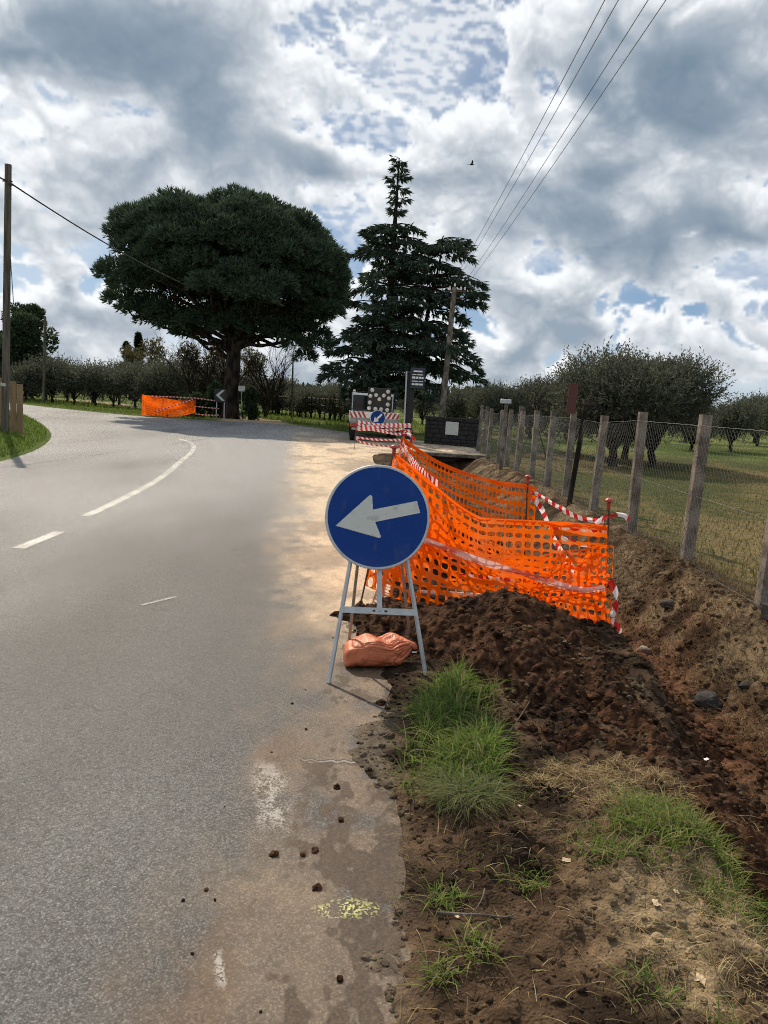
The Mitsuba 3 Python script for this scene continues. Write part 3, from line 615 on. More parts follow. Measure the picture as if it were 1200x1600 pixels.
# ------------------------------------------------------------------ red and white tape
def tape(path, label, width=.065, tw=1.5, seed=0, a0=0., crease=.012, group=None, m='m_tape'):
    n = max(24, int(len(path) * 16)); P = smooth_path(path, n) if len(path) > 2 else np.linspace(path[0], path[1], n)
    s = np.r_[0, np.cumsum(np.linalg.norm(np.diff(P, axis=0), axis=1))]
    t = unit(np.gradient(P, axis=0)); a = unit(np.cross(t, [0, .25, .97])); b = np.cross(a, t)
    ph = a0 + tw * (meshkit.fbm(np.c_[s * 1.5, s * 0 + seed * 3.3, s * 0], 3, seed) - .5) * 3
    sd = np.cos(ph)[:, None] * b + np.sin(ph)[:, None] * a; nn = np.cross(t, sd)
    rows = []
    for k, o in enumerate((-.5, 0, .5)):
        w = width * (1 - .35 * meshkit.noise(np.c_[s * 5, s * 0 + seed, s * 0], 3))
        rows.append(P + sd * (w * o)[:, None] + nn * (crease * (1 if k == 1 else -1) * (meshkit.noise(np.c_[s * 7, s * 0, s * 0 + seed], 5) - .3))[:, None])
    v = np.stack(rows, 1).reshape(-1, 3); i = np.arange(n - 1)[:, None] * 3
    f = np.vstack([i + [0, 1, 4], i + [0, 4, 3], i + [1, 2, 5], i + [1, 5, 4]])
    uv = np.stack([np.repeat(s, 3), np.tile([0, width / 2, width], n)], 1)
    return solo('barrier_tape', (v, f), m, label, 'barrier tape', group, smooth=False, uv=uv)
tape([(1.40, 7.5, .855), (1.50, 7.0, .80), (1.60, 6.4, .765), (1.70, 6.02, .80)], 'upper red and white tape from the back stake to the right stake', .05, .8, 1)
tape([(1.41, 7.48, .80), (1.46, 7.2, .70), (1.49, 6.8, .52), (1.54, 6.3, .38), (1.60, 6.05, .30)], 'slack striped tape sloping down behind the near net', .06, 1.2, 2)
tape([(1.30, 6.09, .725), (1.45, 6.07, .715), (1.60, 6.05, .71), (1.73, 6.02, .70)], 'wide striped tape along the top right of the near net', .075, .15, 3, 0.1)
tape([(1.33, 6.09, .70), (1.45, 6.12, .62), (1.6, 6.12, .585), (1.72, 6.05, .60)], 'crumpled tape loop just under the near net top', .05, 1.6, 13)
tape([(1.735, 5.99, .83), (1.77, 5.95, .87), (1.82, 5.92, .865), (1.85, 5.90, .83)], 'loose tape end fluttering right of the right stake', .06, .8, 4)
tape([(1.735, 5.99, .85), (1.69, 6.02, .82), (1.64, 6.04, .77)], 'short tape tail left of the right stake cap', .055, .9, 5)
tape([(1.76, 5.93, .35), (1.82, 5.90, .20), (1.80, 5.90, .08), (1.86, 5.87, -.03), (1.87, 5.86, -.10)], 'crumpled tape tail hanging at the foot of the right stake', .06, 1.4, 6)
tape([(.10, 6.13, .60), (.30, 6.06, .57), (.55, 6.02, .50), (.80, 5.98, .43), (1.15, 5.93, .355), (1.55, 5.88, .28), (1.72, 5.90, .30)], 'long faded tape sagging across the near net', .055, .5, 7, .2, m='m_tape_faded')
tape([(.60, 6.08, .30), (.82, 6.04, .30), (1.05, 6.02, .29)], 'short white strip in the middle of the near net', .03, .5, 17)
tape([(.185, 9.98, 1.16), (.21, 9.2, 1.08), (.24, 8.2, 1.05), (.30, 7.2, 1.02), (.42, 6.25, .98)], 'wide crumpled tape over the road side of the net', .085, .9, 8)
tape([(.16, 9.95, 1.10), (.15, 8.8, 1.06), (.12, 7.6, 1.08), (.07, 6.25, 1.15)], 'tape along the road side of the pit net', .08, 1.0, 9)
stake((-1.10, 26.0, .0), (-1.06, 26.0, 1.10), 'thin stake in front of the lorry holding the left tape ends', False)
stake((.74, 25.0, -.05), (.73, 25.0, 1.14), 'thin stake holding the right tape ends in front of the lorry', False)
for i, (P, lab) in enumerate([
        ([(-1.07, 26, .98), (-.3, 25.7, .93), (.3, 25.3, .97), (.73, 25, 1.0)], 'topmost striped tape strung in front of the lorry'),
        ([(-1.07, 26, .92), (-.6, 25.8, .82), (.0, 25.5, .88), (.73, 25, .93)], 'second striped tape from the top in front of the lorry'),
        ([(-1.07, 26, .80), (-.4, 25.75, .74), (.3, 25.3, .80), (.73, 25, .78)], 'third striped tape from the top in front of the lorry'),
        ([(-1.07, 26, .70), (-.5, 25.8, .73), (.2, 25.4, .66), (.73, 25, .74)], 'fourth striped tape from the top in front of the lorry'),
        ([(-1.09, 26, .46), (-.4, 25.7, .43), (.2, 25.4, .46), (.73, 25, .50)], 'fifth striped tape, second lowest in front of the lorry'),
        ([(-1.09, 26, .44), (-.85, 25.8, .31), (-.3, 25.6, .25), (.25, 25.3, .24), (.73, 25, .32)], 'lowest striped tape, looping near the ground in front of the lorry')]):
    tape(P, lab, .095, .2, 60 + i, .1 * i, .004, m='m_tape_far')
tape([(.18, 10, 1.20), (.24, 9.96, 1.24), (.30, 9.9, 1.21), (.34, 9.9, 1.17)], 'curled tape end at the farthest red-capped stake', .05, .9, 15)

# white board across the pit behind the net
v, f = bx((0, 0, 0), (1.12, .19, .035), ch=.006)
solo('white_plank', move((v, f), rz(.08) @ ry(.02) @ rx(-.72), (.86, 6.36, .035)), 'm_plank', 'dirty white board lying across the pit behind the net', 'plank')
v, f = bx((0, 0, 0), (.30, .16, .05), ch=.006)
solo('pale_slab', move((v, f), rz(-.1) @ rx(-.5), (.43, 6.22, -.035)), 'm_plank', 'short pale slab leaning at the left end of the white board', 'slab')

# ------------------------------------------------------------------ litter and stones on the roadside
def ground_at(x, y): return float(top_z(x, y)[0])
r = R(77)
z = ground_at(2.52, 5.69); solo('stone', lump((2.52, 5.69, z + .05), (.105, .09, .085), r, .35, 2), 'm_stone_dark', 'dark grey angular stone on the bank right of the trench', 'stone')
z = ground_at(2.75, 5.62); solo('stone', lump((2.77, 5.60, z + .015), (.085, .06, .04), r, .35, 2), 'm_stone_dark', 'flat dark stone beside the angular stone', 'stone')
z = ground_at(3.07, 6.0); solo('concrete_block', move(bx((0, 0, 0), (.26, .14, .13), ch=.012), rz(.3) @ ry(.06), (3.12, 5.98, z + .06)), 'm_stone_dark', 'broken dark block under the fence at the right edge', 'block')
z = ground_at(2.37, 6.95); solo('stone', lump((2.42, 6.9, z + .02), (.07, .06, .05), r, .3, 2), 'm_concrete', 'pale stone on the bank behind the right stake', 'stone')
z = ground_at(2.75, 7.3); solo('stone', lump((2.78, 7.35, z + .03), (.10, .07, .05), r, .3, 2), 'm_stone_dark', 'dark stone below the nearest whole fence post', 'stone')
def scrap(x, y, s, label, m='m_white', seed=0, name='paper_scrap', catg='litter', h=.01, group=None):
    r = R(seed); n = 5; g = np.linspace(-1, 1, n); X, Y = np.meshgrid(g, g)
    q = np.stack([X, Y, X * 0 + seed], -1); Z = .7 * (meshkit.fbm(q * 1.3, 2, seed) - .5)
    sh = 1 - .35 * meshkit.noise(q * 2, seed + 3)
    v = np.stack([X * sh, Y * .7 * sh, Z], -1).reshape(-1, 3) * s; v = v @ rz(r.random() * 6).T
    zz = ground_at(x, y); v += [x, y, zz + h + s * .12]
    i, j = np.meshgrid(range(n - 1), range(n - 1)); a = (i * n + j).ravel()
    return solo(name, (v, np.vstack([np.stack([a, a + 1, a + n + 1], 1), np.stack([a, a + n + 1, a + n], 1)])), m, label, catg, group)
scrap(1.625, 3.92, .032, 'crumpled white paper on the trench side of the heap', seed=1)
scrap(1.72, 4.25, .018, 'tiny white scrap in the reddish trench', seed=2)
scrap(1.95, 4.35, .020, 'small pale scrap at the trench bottom', seed=3)
mat('m_dry_leaf', (.42, .33, .22), .7)
for i, (x, y) in enumerate([(.94, 2.335), (1.04, 2.43), (1.205, 2.855), (.96, 2.02), (.60, 2.93), (.30, 2.26), (.72, 2.62), (1.25, 2.3)]):
    scrap(x, y, .009 + .009 * (i % 3 == 0) + .005 * (i % 2), 'pale dry leaf on the foreground earth', 'm_dry_leaf', 20 + i, 'dry_leaf', 'leaf', group='pale dry leaves on the foreground earth')
def twig(P, rad, label):
    P = np.array([(x, y, ground_at(x, y) + dz) for x, y, dz in P]); P = smooth_path(P, 16)
    k = solo('twig', tube(P, np.linspace(rad, rad * .4, 16), 6), 'm_wood', label, 'twig', smooth=40)
twig([(.235, 2.275, .012), (.31, 2.262, .016), (.38, 2.255, .014), (.45, 2.272, .02), (.49, 2.30, .03)], .006, 'long brown twig lying in front of the small grass tufts')
twig([(.40, 2.40, .01), (.36, 2.30, .012), (.31, 2.24, .016)], .003, 'thin twig crossing the long brown twig')
twig([(.60, 3.52, .01), (.70, 3.66, .05), (.78, 3.78, .10)], .006, 'grey twig leaning on the front of the earth heap')
twig([(1.48, 2.62, .01), (1.53, 2.72, .06), (1.56, 2.80, .11)], .008, 'grey stick standing in the grass at the right edge')
twig([(1.72, 4.3, .01), (1.86, 4.1, .015), (1.98, 3.9, .015)], .005, 'dark twig across the trench')
# ------------------------------------------------------------------ works lorry seen from behind
tk = thing('works_lorry', 'small white works lorry with lamp board and striped tailboard parked by the conifer', 'lorry')
TR, TP = rz(math.radians(3.5)), np.array([-.56, 30.0, float(base(30.0)) + .004])
def tp(name, m, mt, parent=tk, smooth=False):
    return part(parent, name, move(m, TR, TP), mt, smooth)
W2 = .93
def wheel(x, y):
    w = tp('wheel', move(lathe([(.16, -.10), (.27, -.10), (.315, -.07), (.32, 0), (.315, .07), (.27, .10), (.16, .10)], 28), ry(math.pi / 2), (x, y, .32)), 'm_rubber', smooth=40)
    part(w, 'rim', move(move(lathe([(0, .02), (.06, .05), (.13, .03), (.165, .095), (.165, -.095), (.0, -.06)], 20), ry(math.pi / 2 * (1 if x > 0 else -1)), (x, y, .32)), TR, TP), 'm_grey', 40)
for x in (-.80, .80):
    for y in (.75, 3.25): wheel(x, y)
tp('chassis', cat([bx((x, 2.0, .50), (.09, 4.0, .14)) for x in (-.4, .4)] + [bx((0, y, .50), (.8, .1, .1)) for y in (.1, 1.5, 2.6)]), 'm_black')
tp('bed_floor', bx((0, 1.25, .74), (1.86, 2.6, .08), ch=.01), 'm_grey', smooth=30)
sd = tp('side_board', bx((-W2, 1.25, .96), (.035, 2.6, .36), ch=.008), 'm_van_paint', smooth=30)
tp('side_board', bx((W2, 1.25, .96), (.035, 2.6, .36), ch=.008), 'm_van_paint', smooth=30)
tp('tailboard', bx((0, -.05, .84), (1.86, .035, .20), ch=.008), 'm_grey', smooth=30)
cb = tp('chevron_board', bx((0, -.085, 1.02), (1.86, .025, .24), ch=.004), 'm_white')
for s in (-1, 1):
    for i in range(4):
        x0 = s * (.30 + i * .165); q = Polygon([(x0, .0), (x0 + s * .085, .0), (x0 + s * .085 + s * .12, .22), (x0 + s * .12, .22)])
        q = q.intersection(sbox(-.925, .0, .925, .22))
        part(cb, 'red_stripe', move(move(prism(q, .004), rx(math.pi / 2), (0, -.0985, .91)), TR, TP), 'm_red')
rs = tp('round_sign', move(lathe([(0, -.012), (.285, -.012), (.285, .012), (0, .012)], 36), rx(math.pi / 2), (.12, -.135, .93)), 'm_sign_blue', smooth=30)
part(rs, 'white_ring', move(move(lathe([(.272, .0125), (.287, .0125), (.289, -.005), (.289, -.013), (.272, .0125)], 36), rx(math.pi / 2), (.12, -.137, .93)), TR, TP), 'm_white')
aw = Polygon([(-.16, -.17), (.05, -.12), (.0, -.07), (.17, .12), (.12, .17), (-.06, -.02), (-.11, .04)])
part(rs, 'white_arrow', move(move(prism(aw, .004), rx(math.pi / 2), (.12, -.149, .93)), TR, TP), 'm_white')
for s in (-1, 1):
    tl_ = tp('tail_light', bx((s * .72, -.045, .60), (.26, .05, .10), ch=.01), 'm_red', smooth=30)
    part(tl_, 'indicator', move(bx((s * .88, -.046, .60), (.07, .052, .10), ch=.01), TR, TP), 'm_orange_red')
    tp('mudguard', bx((s * .80, .38, .45), (.26, .02, .34)), 'm_rubber')
tp('bumper', bx((0, -.02, .48), (1.7, .06, .09), ch=.012), 'm_grey', smooth=30)
tp('number_plate', bx((-.1, -.055, .60), (.42, .012, .11)), 'm_white')
cabp = Polygon([(2.62, .45), (4.35, .45), (4.45, .95), (4.25, 1.15), (3.75, 1.82), (2.68, 1.86), (2.62, 1.78)])
cm = prism(cabp, 1.70); cv = cm[0][:, [2, 0, 1]] - [.85, 0, 0]
cbk = tp('cab', (cv, cm[1][:, [0, 2, 1]]) if np.linalg.det(np.array([[0, 0, 1], [1, 0, 0], [0, 1, 0]])) < 0 else (cv, cm[1]), 'm_van_paint', smooth=30)
part(cbk, 'rear_window', move(bx((0, 2.612, 1.46), (1.60, .012, .62), ch=.004), TR, TP), 'm_glass_dark')
part(cbk, 'rear_wall', move(bx((0, 2.606, 1.02), (1.56, .02, .24)), TR, TP), 'm_black')
for s in (-1, 1):
    part(cbk, 'side_window', move(bx((s * .853, 3.20, 1.44), (.012, .95, .50), ch=.004), TR, TP), 'm_glass_dark')
part(cbk, 'windscreen', move(move(bx((0, 0, 0), (1.5, .012, .80)), rx(math.radians(36)), (0, 4.02, 1.48)), TR, TP), 'm_glass_dark')
for s in (-1, 1):
    mr = tp('mirror', bx((s * 1.00, 3.85, 1.38), (.14, .07, .26), ch=.03), 'm_black', smooth=30)
    part(mr, 'arm', move(tube([(s * .85, 3.9, 1.30), (s * .97, 3.86, 1.34)], .015, 6), TR, TP), 'm_black', smooth=True)
tp('headboard_frame', cat([tube([(x, 2.56, .8), (x, 2.56, 1.90)], .02, 6) for x in (-.86, .86)] + [tube([(-.86, 2.56, z), (.86, 2.56, z)], .015, 6) for z in (1.2, 1.90)]), 'm_black', smooth=40)
tp('beacon', move(lathe([(0, .14), (.05, .13), (.065, .08), (.07, 0), (0, 0)], 16), None, (-.76, 2.9, 1.85)), 'm_lamp', smooth=40)
lb = tp('lamp_board', bx((.15, .18, 1.60), (.88, .06, .90), ch=.02), 'm_black', smooth=30)
LP = [(290, 285), (395, 290), (280, 325), (317, 318), (368, 318), (402, 335), (340, 345), (278, 370), (397, 378), (275, 410), (317, 412), (355, 412), (395, 415)]
for px, py in LP:
    x, z = .15 + (px - 339) / 150 * .86, 1.60 - (py - 350) / 150 * .82
    lm = part(lb, 'lamp', move(move(lathe([(0, .045), (.035, .042), (.068, .024), (.075, .0), (.075, -.012), (0, -.012)], 18), rx(math.pi / 2), (x, .14, z)), TR, TP), 'm_lamp', 40)
tp('board_post', cat([tube([(x, .22, .78), (x, .22, 1.2)], .022, 6) for x in (-.1, .4)]), 'm_grey', smooth=40)

# ------------------------------------------------------------------ totem sign, wall, culvert slab
tt = thing('totem_sign', 'tall pale column with dark blue information panel beside the lorry', 'sign')
zt = float(base(29.5))
part(tt, 'column', square_bar((.74, 29.5, zt - .1), (.70, 29.5, zt + 2.72), .24, .30), 'm_plaster', smooth=30)
part(tt, 'side_strip', bx((.565, 29.46, zt + 1.35), (.05, .30, 2.72), ry(-.013), ch=.01), 'm_galv', smooth=30)  # sunlit left side painted as a pale strip against the darkened column front
pn = part(tt, 'panel', bx((.96, 29.32, zt + 2.48), (.54, .06, .74), rz(-.05), ch=.01), 'm_navy', smooth=30)
r = R(3)
for i, (z, h, segs) in enumerate([(.25, .05, [(-.16, .16)]), (.13, .028, [(-.20, -.05), (-.02, .19)]), (.02, .07, [(-.21, -.09), (-.07, .02), (.04, .12), (.14, .21)]), (-.11, .028, [(-.20, .03), (.06, .20)]), (-.22, .06, [(-.20, -.11), (-.09, .05), (.07, .20)])]):
    part(pn, 'lettering', move(cat([bx(((a + b) / 2, -.033, z), (b - a, .004, h)) for a, b in segs]), rz(-.05), (.96, 29.32, zt + 2.48)), 'm_white')
wl = thing('stone_wall', 'low dark stone wall with a pale notice plate beside the fence corner', 'wall')
wa, wb = np.array([1.42, 31.0, 0]), np.array([3.40, 30.2, 0]); wt = unit(wb - wa); wn = np.array([wt[1], -wt[0], 0])
RW = np.stack([wt, -wn, np.array([0, 0, 1.0])], 1); WL = np.linalg.norm(wb - wa)
part(wl, 'core', move(bx((WL / 2, .14, .55), (WL, .24, 1.05)), RW, wa + [0, 0, .08]), 'm_plaster')
r = R(12); vs = []
z = .02
while z < 1.04:
    h = r.uniform(.13, .19); x = -.02 - r.random() * .15
    while x < WL:
        w = r.uniform(.20, .42); x0, x1 = max(x, 0), min(x + w, WL)
        if x1 - x0 > .06: part(wl, 'stone', move(bx(((x0 + x1) / 2, r.uniform(.0, .02), z + h / 2), (x1 - x0 - .018, .09, min(h, 1.07 - z) - .016), ch=.015), RW, wa + [0, 0, .08]), 'm_stone_dark', smooth=30)
        x += w
    z += h
part(wl, 'coping', move(bx((WL / 2, .13, 1.10), (WL + .08, .36, .07), ch=.012), RW, wa + [0, 0, .08]), 'm_stone_dark', smooth=30)
k = part(wl, 'notice_plate', move(bx((1.12, -.06, .72), (.52, .012, .50), ch=.004), RW, wa + [0, 0, .08]), 'm_sign_white'); labels[k] = {'label': 'blank pale notice plate on the dark wall'}
sl = thing('culvert_slab', 'grey concrete crossing slab over the ditch in front of the wall', 'slab')
part(sl, 'deck', bx((2.05, 26.1, .055), (2.6, .9, .12), rz(-.05), ch=.012), 'm_concrete', smooth=30)
part(sl, 'headwall', cat([bx((.86, 25.85, -.25), (.24, .35, .5)), bx((3.22, 25.75, -.25), (.24, .35, .5))]), 'm_concrete')
part(sl, 'opening_shade', bx((2.05, 26.25, -.27), (2.2, .3, .5)), 'm_black')  # solid black block painted in as the shade under the slab

# ------------------------------------------------------------------ chain-link fence with concrete posts
fn = thing('chain_link_fence', 'chain-link fence on leaning concrete posts along the right side of the ditch', 'fence')
PY = [4.3, 6.28, 8.2, 10.2, 12.25, 14.0, 15.8, 17.65, 19.5, 21.3, 23.2, 25.1, 26.8, 28.6]
r = R(4); FP = []
for i, y in enumerate(PY):
    x = 3.235 + .03 * math.sin(i * 2.1) - .13 * (i == 1); z = ground_at(x, y); lean = np.array([r.uniform(-.02, .07), r.uniform(-.04, .04), 0])
    if i == 2: lean = np.array([.055, .01, 0])
    h = 1.63 + r.uniform(-.04, .05)
    foot, top = np.array([x, y, z - .25]), np.array([x, y, 0]) + lean + [0, 0, h + base(y)]
    v, f = bx((0, 0, .5), (1, 1, 1)); 
    m = trimesh.Trimesh(*bx((0, 0, .5), (1, 1, 1)), process=False).subdivide().subdivide().subdivide(); v, f = np.array(m.vertices), np.array(m.faces)
    v[:, :2] *= (.064 - .010 * v[:, 2:3]) * 2 * .98
    c = np.abs(v[:, :2]).min(1) > .05; v[c, :2] *= .955
    v[:, :2] += .004 * (meshkit.fbm(np.c_[v[:, :2] * 8, v[:, 2] * 14 + i], 2)[:, None] - .5)
    a = unit(top - foot); L = np.linalg.norm(top - foot); ex = unit(np.cross([0, 1, 0], a)); ey = np.cross(a, ex)
    ra = rz(r.uniform(-.10, .10))
    v = (v * [1, 1, L]) @ ra.T @ np.stack([ex, ey, a]) + foot
    k = part(fn, 'post', (v, f), 'm_concrete', smooth=35); FP.append((foot + [0, 0, .25], top))
    if i == 1: labels[k] = {'label': 'nearest post, half cut off by the right edge'}
mesh, top_w = [], []
def thin(p, q, rad, n=2, jit=0):
    P = np.array([lerp(p, q, t) for t in np.linspace(0, 1, n)])
    return tube(P, rad, 3, False)
for (f0, t0), (f1, t1) in zip(FP[:-1], FP[1:]):
    L = abs(f1[1] - f0[1]); Hh = 1.50; st = .070
    rad = .0012 if f0[1] < 12 else .0016
    def on(s, h):   # s along the panel in metres, h height
        a = s / L; b = f0 + (f1 - f0) * a; tt_ = t0 + (t1 - t0) * a
        return b + (tt_ - b) * (h / 1.62) + np.array([-.068, 0, 0]) + np.array([.02 * math.sin(s * 3.1 + h * 2), 0, -.02 * math.sin(math.pi * a)])
    k = -Hh
    while k < L:
        for sg_ in (1, -1):
            s0, s1 = max(k, 0), min(k + Hh, L)
            h0, h1 = s0 - k, s1 - k
            if s1 - s0 > .03:
                if sg_ < 0: h0, h1 = Hh - h0, Hh - h1
                mesh.append(thin(on(s0, h0), on(s1, h1), rad, 4))
        k += st * 1.35
    for h in (.02, .75, 1.50): top_w.append(thin(on(0, h), on(L, h), .0022, 6))
part(fn, 'wire_mesh', cat(mesh), 'm_wire', smooth=True)
part(fn, 'line_wire', cat(top_w), 'm_wire', smooth=True)
# things that stand along the fence
dp = thing('fence_stake', 'dark old timber stake leaning beside a fence post, taller than the fence', 'stake')
part(dp, 'stake', square_bar((3.02, 12.9, -.1), (3.28, 13.3, 1.86), .07, .07), 'm_bark', smooth=30)
part(dp, 'cross_piece', square_bar((3.12, 13.25, 1.76), (3.38, 13.22, 1.79), .045, .045), 'm_bark', smooth=30)
solo('faded_red_board', bx((3.17, 13.9, 1.87), (.155, .02, .52), ry(.03), ch=.004), 'm_tree_red', 'faded red vertical board behind the dark stake', 'board')
fl_ = thing('grey_post', 'grey post topped with a small box behind the far fence posts', 'post')
part(fl_, 'shaft', tube([(2.96, 20.4, 0), (2.98, 20.4, 1.75)], .05, 10), 'm_concrete', smooth=40)
part(fl_, 'box', bx((2.96, 20.4, 1.83), (.26, .2, .12), ch=.015), 'm_galv', smooth=30)
solo('old_post', tube([(3.98, 24.0, 0), (4.0, 24.0, 1.75)], .10, 12), 'm_concrete', 'thick grey post standing in the field behind the fence', 'post', smooth=40)

# ------------------------------------------------------------------ poles and wires
def pole(name, foot, top, r0, r1, label, m='m_wood'):
    k = thing(name, label, 'pole'); foot, top = np.array(foot, float), np.array(top, float)
    part(k, 'shaft', tube([lerp(foot, top, t) for t in np.linspace(0, 1, 8)], np.linspace(r0, r1, 8), 14), m, smooth=40)
    return k
lp = pole('utility_pole', (-10.45, 21.5, -.1), (-10.29, 21.5, 7.23), .105, .085, 'tall timber utility pole at the left edge of the photo')
part(lp, 'bracket', cat([bx((-10.22, 21.45, 6.72), (.16, .05, .05)), bx((-10.29, 21.45, 6.80), (.26, .03, .03))]), 'm_black')
part(lp, 'band', tube([(-10.435, 21.5, 1.5), (-10.433, 21.5, 1.58)], .112, 14), 'm_galv', smooth=40)
cp = pole('utility_pole', (2.17, 33.5, .1), (2.39, 33.5, 6.50), .135, .10, 'concrete utility pole in front of the conifer, carrying the four wires', 'm_concrete')
part(cp, 'crossarm', cat([bx((2.5, 33.45, 6.36), (.75, .07, .07)), bx((2.5, 33.45, 6.08), (.6, .06, .06))]), 'm_steel')
for x, z in ((2.20, 6.42), (2.40, 6.55), (2.66, 6.42), (2.82, 6.42)):
    part(cp, 'insulator', lathe([(0, .13), (.03, .12), (.045, .06), (.03, .05), (.045, .0), (0, 0)], 10), 'm_white', 40, to_world=T4().translate([x, 33.45, z]))
pole('utility_pole', (-22.7, 52, .3), (-22.6, 52, 5.95), .10, .08, 'slender distant timber pole in front of the dense tree at the far left')
pole('thin_pole', (-5.77, 47, .2), (-5.84, 47, 4.1), .055, .045, 'thin dark pole standing in the vine row between the two big trees')
def wire(name, p, q, sag, rad, label, n=40, group=None, m='m_cable'):
    t = np.linspace(0, 1, n)[:, None]; P = np.array(p) * (1 - t) + np.array(q) * t; P[:, 2] -= (4 * sag * t * (1 - t))[:, 0]
    return solo(name, tube(P, rad, 5, False), m, label, 'wire', group, smooth=True)
for (x0, z0), (x1, z1), w in (((2.20, 6.54), (2.30, 6.62), 'leftmost'), ((2.40, 6.67), (2.46, 6.60), 'second from the left'), ((2.66, 6.54), (2.83, 6.64), 'third from the left'), ((2.82, 6.54), (3.05, 6.62), 'rightmost')):
    wire('overhead_wire', (x0, 33.45, z0), (x1, -8, z1 + .30), .32, .0055, m='m_line', label=f'{w} of the four overhead wires crossing the upper right sky')
wire('overhead_cable', (-10.29, 21.45, 6.80), (-8.46, 38.6, 6.15), .28, .022, 'thick dark cable from the left pole into the umbrella pine')
wire('overhead_cable', (-10.29, 21.45, 6.80), (-13.6, 8, 8.2), .2, .022, 'short dark cable running out of the photo left of the left pole')
wire('overhead_cable', (-10.35, 21.55, 6.1), (-12.3, 26, 3.9), .05, .012, 'thin stay wire dropping left of the left pole')
# timber fence panel by the left pole
bf = thing('timber_panel', 'brown timber gate panel at the left edge behind the utility pole', 'gate')
for i in range(7):
    x = -11.55 + i * .19; z0 = ground_at(x, 22.3)
    part(bf, 'board', bx((x, 22.3 + .01 * (i % 2), z0 + .72), (.17, .028, 1.42 + .03 * math.sin(i * 3)), ch=.005), 'm_board', smooth=30)
part(bf, 'rail', bx((-10.98, 22.33, 1.35), (1.32, .04, .09)), 'm_board'); part(bf, 'rail', bx((-10.98, 22.33, .65), (1.32, .04, .09)), 'm_board')

# ------------------------------------------------------------------ far barrier net, chevron sign, plates at the pine
fb_ = thing('barrier_net', 'small bright orange barrier net beyond the bend, left of the pine', 'safety net')
ZB = float(base(39.4))
FN = [(-12.3, 39.3, ZB + 1.05), (-11.6, 39.4, ZB + .98), (-10.9, 39.6, ZB + .90), (-10.4, 39.7, ZB + .86), (-9.85, 39.9, ZB + .97)]
FB2 = [(-12.28, 39.25, ZB + .02), (-11.6, 39.2, ZB + .0), (-10.9, 39.35, ZB + .02), (-10.4, 39.6, ZB + .12), (-9.9, 39.9, ZB + .28)]
part(fb_, 'front_layer', net_panel(FN, FB2, 40, 13, lambda u, v: np.array([.30, .26 - .15 * math.sin(v * 9 + u * 5)]), 71, .03), 'm_net')
part(fb_, 'rear_layer', net_panel([(a, b + .35, c - .03) for a, b, c in FN], [(a, b + .5, c) for a, b, c in FB2], 38, 12, .30, 73, .05), 'm_net')
for i, (x, y, l) in enumerate(((-12.32, 39.3, 'left stake of the far orange net'), (-9.86, 39.9, 'right stake of the far orange net'))):
    stake((x, y, ZB - .1), (x + .02, y, ZB + 1.1), l, False)
for i, (P, l) in enumerate([([(-11.9, 39.4, ZB + 1.0), (-10, 40, ZB + 1.02), (-8.8, 40.6, ZB + .92)], 'top tape between the far net and the chevron sign'),
                            ([(-9.86, 39.9, ZB + .62), (-9.3, 40.2, ZB + .58), (-8.75, 40.6, ZB + .55)], 'middle tape between the far net and the chevron sign'),
                            ([(-9.86, 39.9, ZB + .25), (-9.3, 40.2, ZB + .2), (-8.75, 40.6, ZB + .22)], 'lowest tape between the far net and the chevron sign'),
                            ([(-11.6, 39.2, ZB + .25), (-10.8, 39.3, ZB + .55), (-9.9, 39.85, ZB + .95)], 'tape slanting across the far orange net')]):
    tape(P, l, .06, .4, 90 + i)
cs = thing('chevron_sign', 'black bend sign with one white chevron at the foot of the pine', 'road sign')
part(cs, 'plate', bx((-8.66, 40.55, 1.56), (.62, .03, .68), rz(.05), ch=.01), 'm_black', smooth=30)
chv = Polygon([(-.24, 0), (.08, .27), (.22, .27), (-.06, 0), (.22, -.27), (.08, -.27)])
part(cs, 'chevron', move(move(prism(chv, .008), rz(0) @ rx(math.pi / 2), (0, -.016, 0)), rz(.05), (-8.66, 40.55, 1.56)), 'm_sign_white')
part(cs, 'post', cat([tube([(-8.86, 40.6, .1), (-8.86, 40.6, 1.9)], .03, 8), tube([(-8.46, 40.6, .1), (-8.46, 40.6, 1.9)], .03, 8)]), 'm_galv', smooth=40)
ws = thing('tree_plate', 'small white plate nailed to the right side of the pine trunk', 'sign')
part(ws, 'plate', bx((-7.74, 41.35, 1.97), (.36, .02, .28), rz(-.1), ch=.004), 'm_sign_white')
part(ws, 'post', tube([(-7.74, 41.37, .3), (-7.74, 41.37, 2.1)], .02, 6), 'm_galv', smooth=40)
# bird
bd = thing('bird', 'tiny dark bird gliding high above the conifer top', 'bird')
part(bd, 'body', move(lathe([(0, -.17), (.03, -.13), (.055, -.03), (.05, .06), (.025, .12), (.03, .15), (.012, .18), (0, .20)], 12), ry(math.pi / 2), (4.94, 60, 19.1)), 'm_black', smooth=True)
wv = []
for s in (-1, 1):
    a = Polygon([(-.06, 0), (.07, 0), (.09, .25), (.02, .52), (-.03, .5), (-.05, .22)]); m = prism(a, .012)
    wv.append(move((m[0] * [1, s, 1], m[1] if s > 0 else m[1][:, ::-1]), rx(s * .25), (4.94, 60, 19.12)))
part(bd, 'wings', cat(wv), 'm_black')
part(bd, 'tail', move(prism(Polygon([(-.14, -.02), (-.14, .02), (-.30, .06), (-.30, -.06)]), .01), None, (4.94, 60, 19.1)), 'm_black')
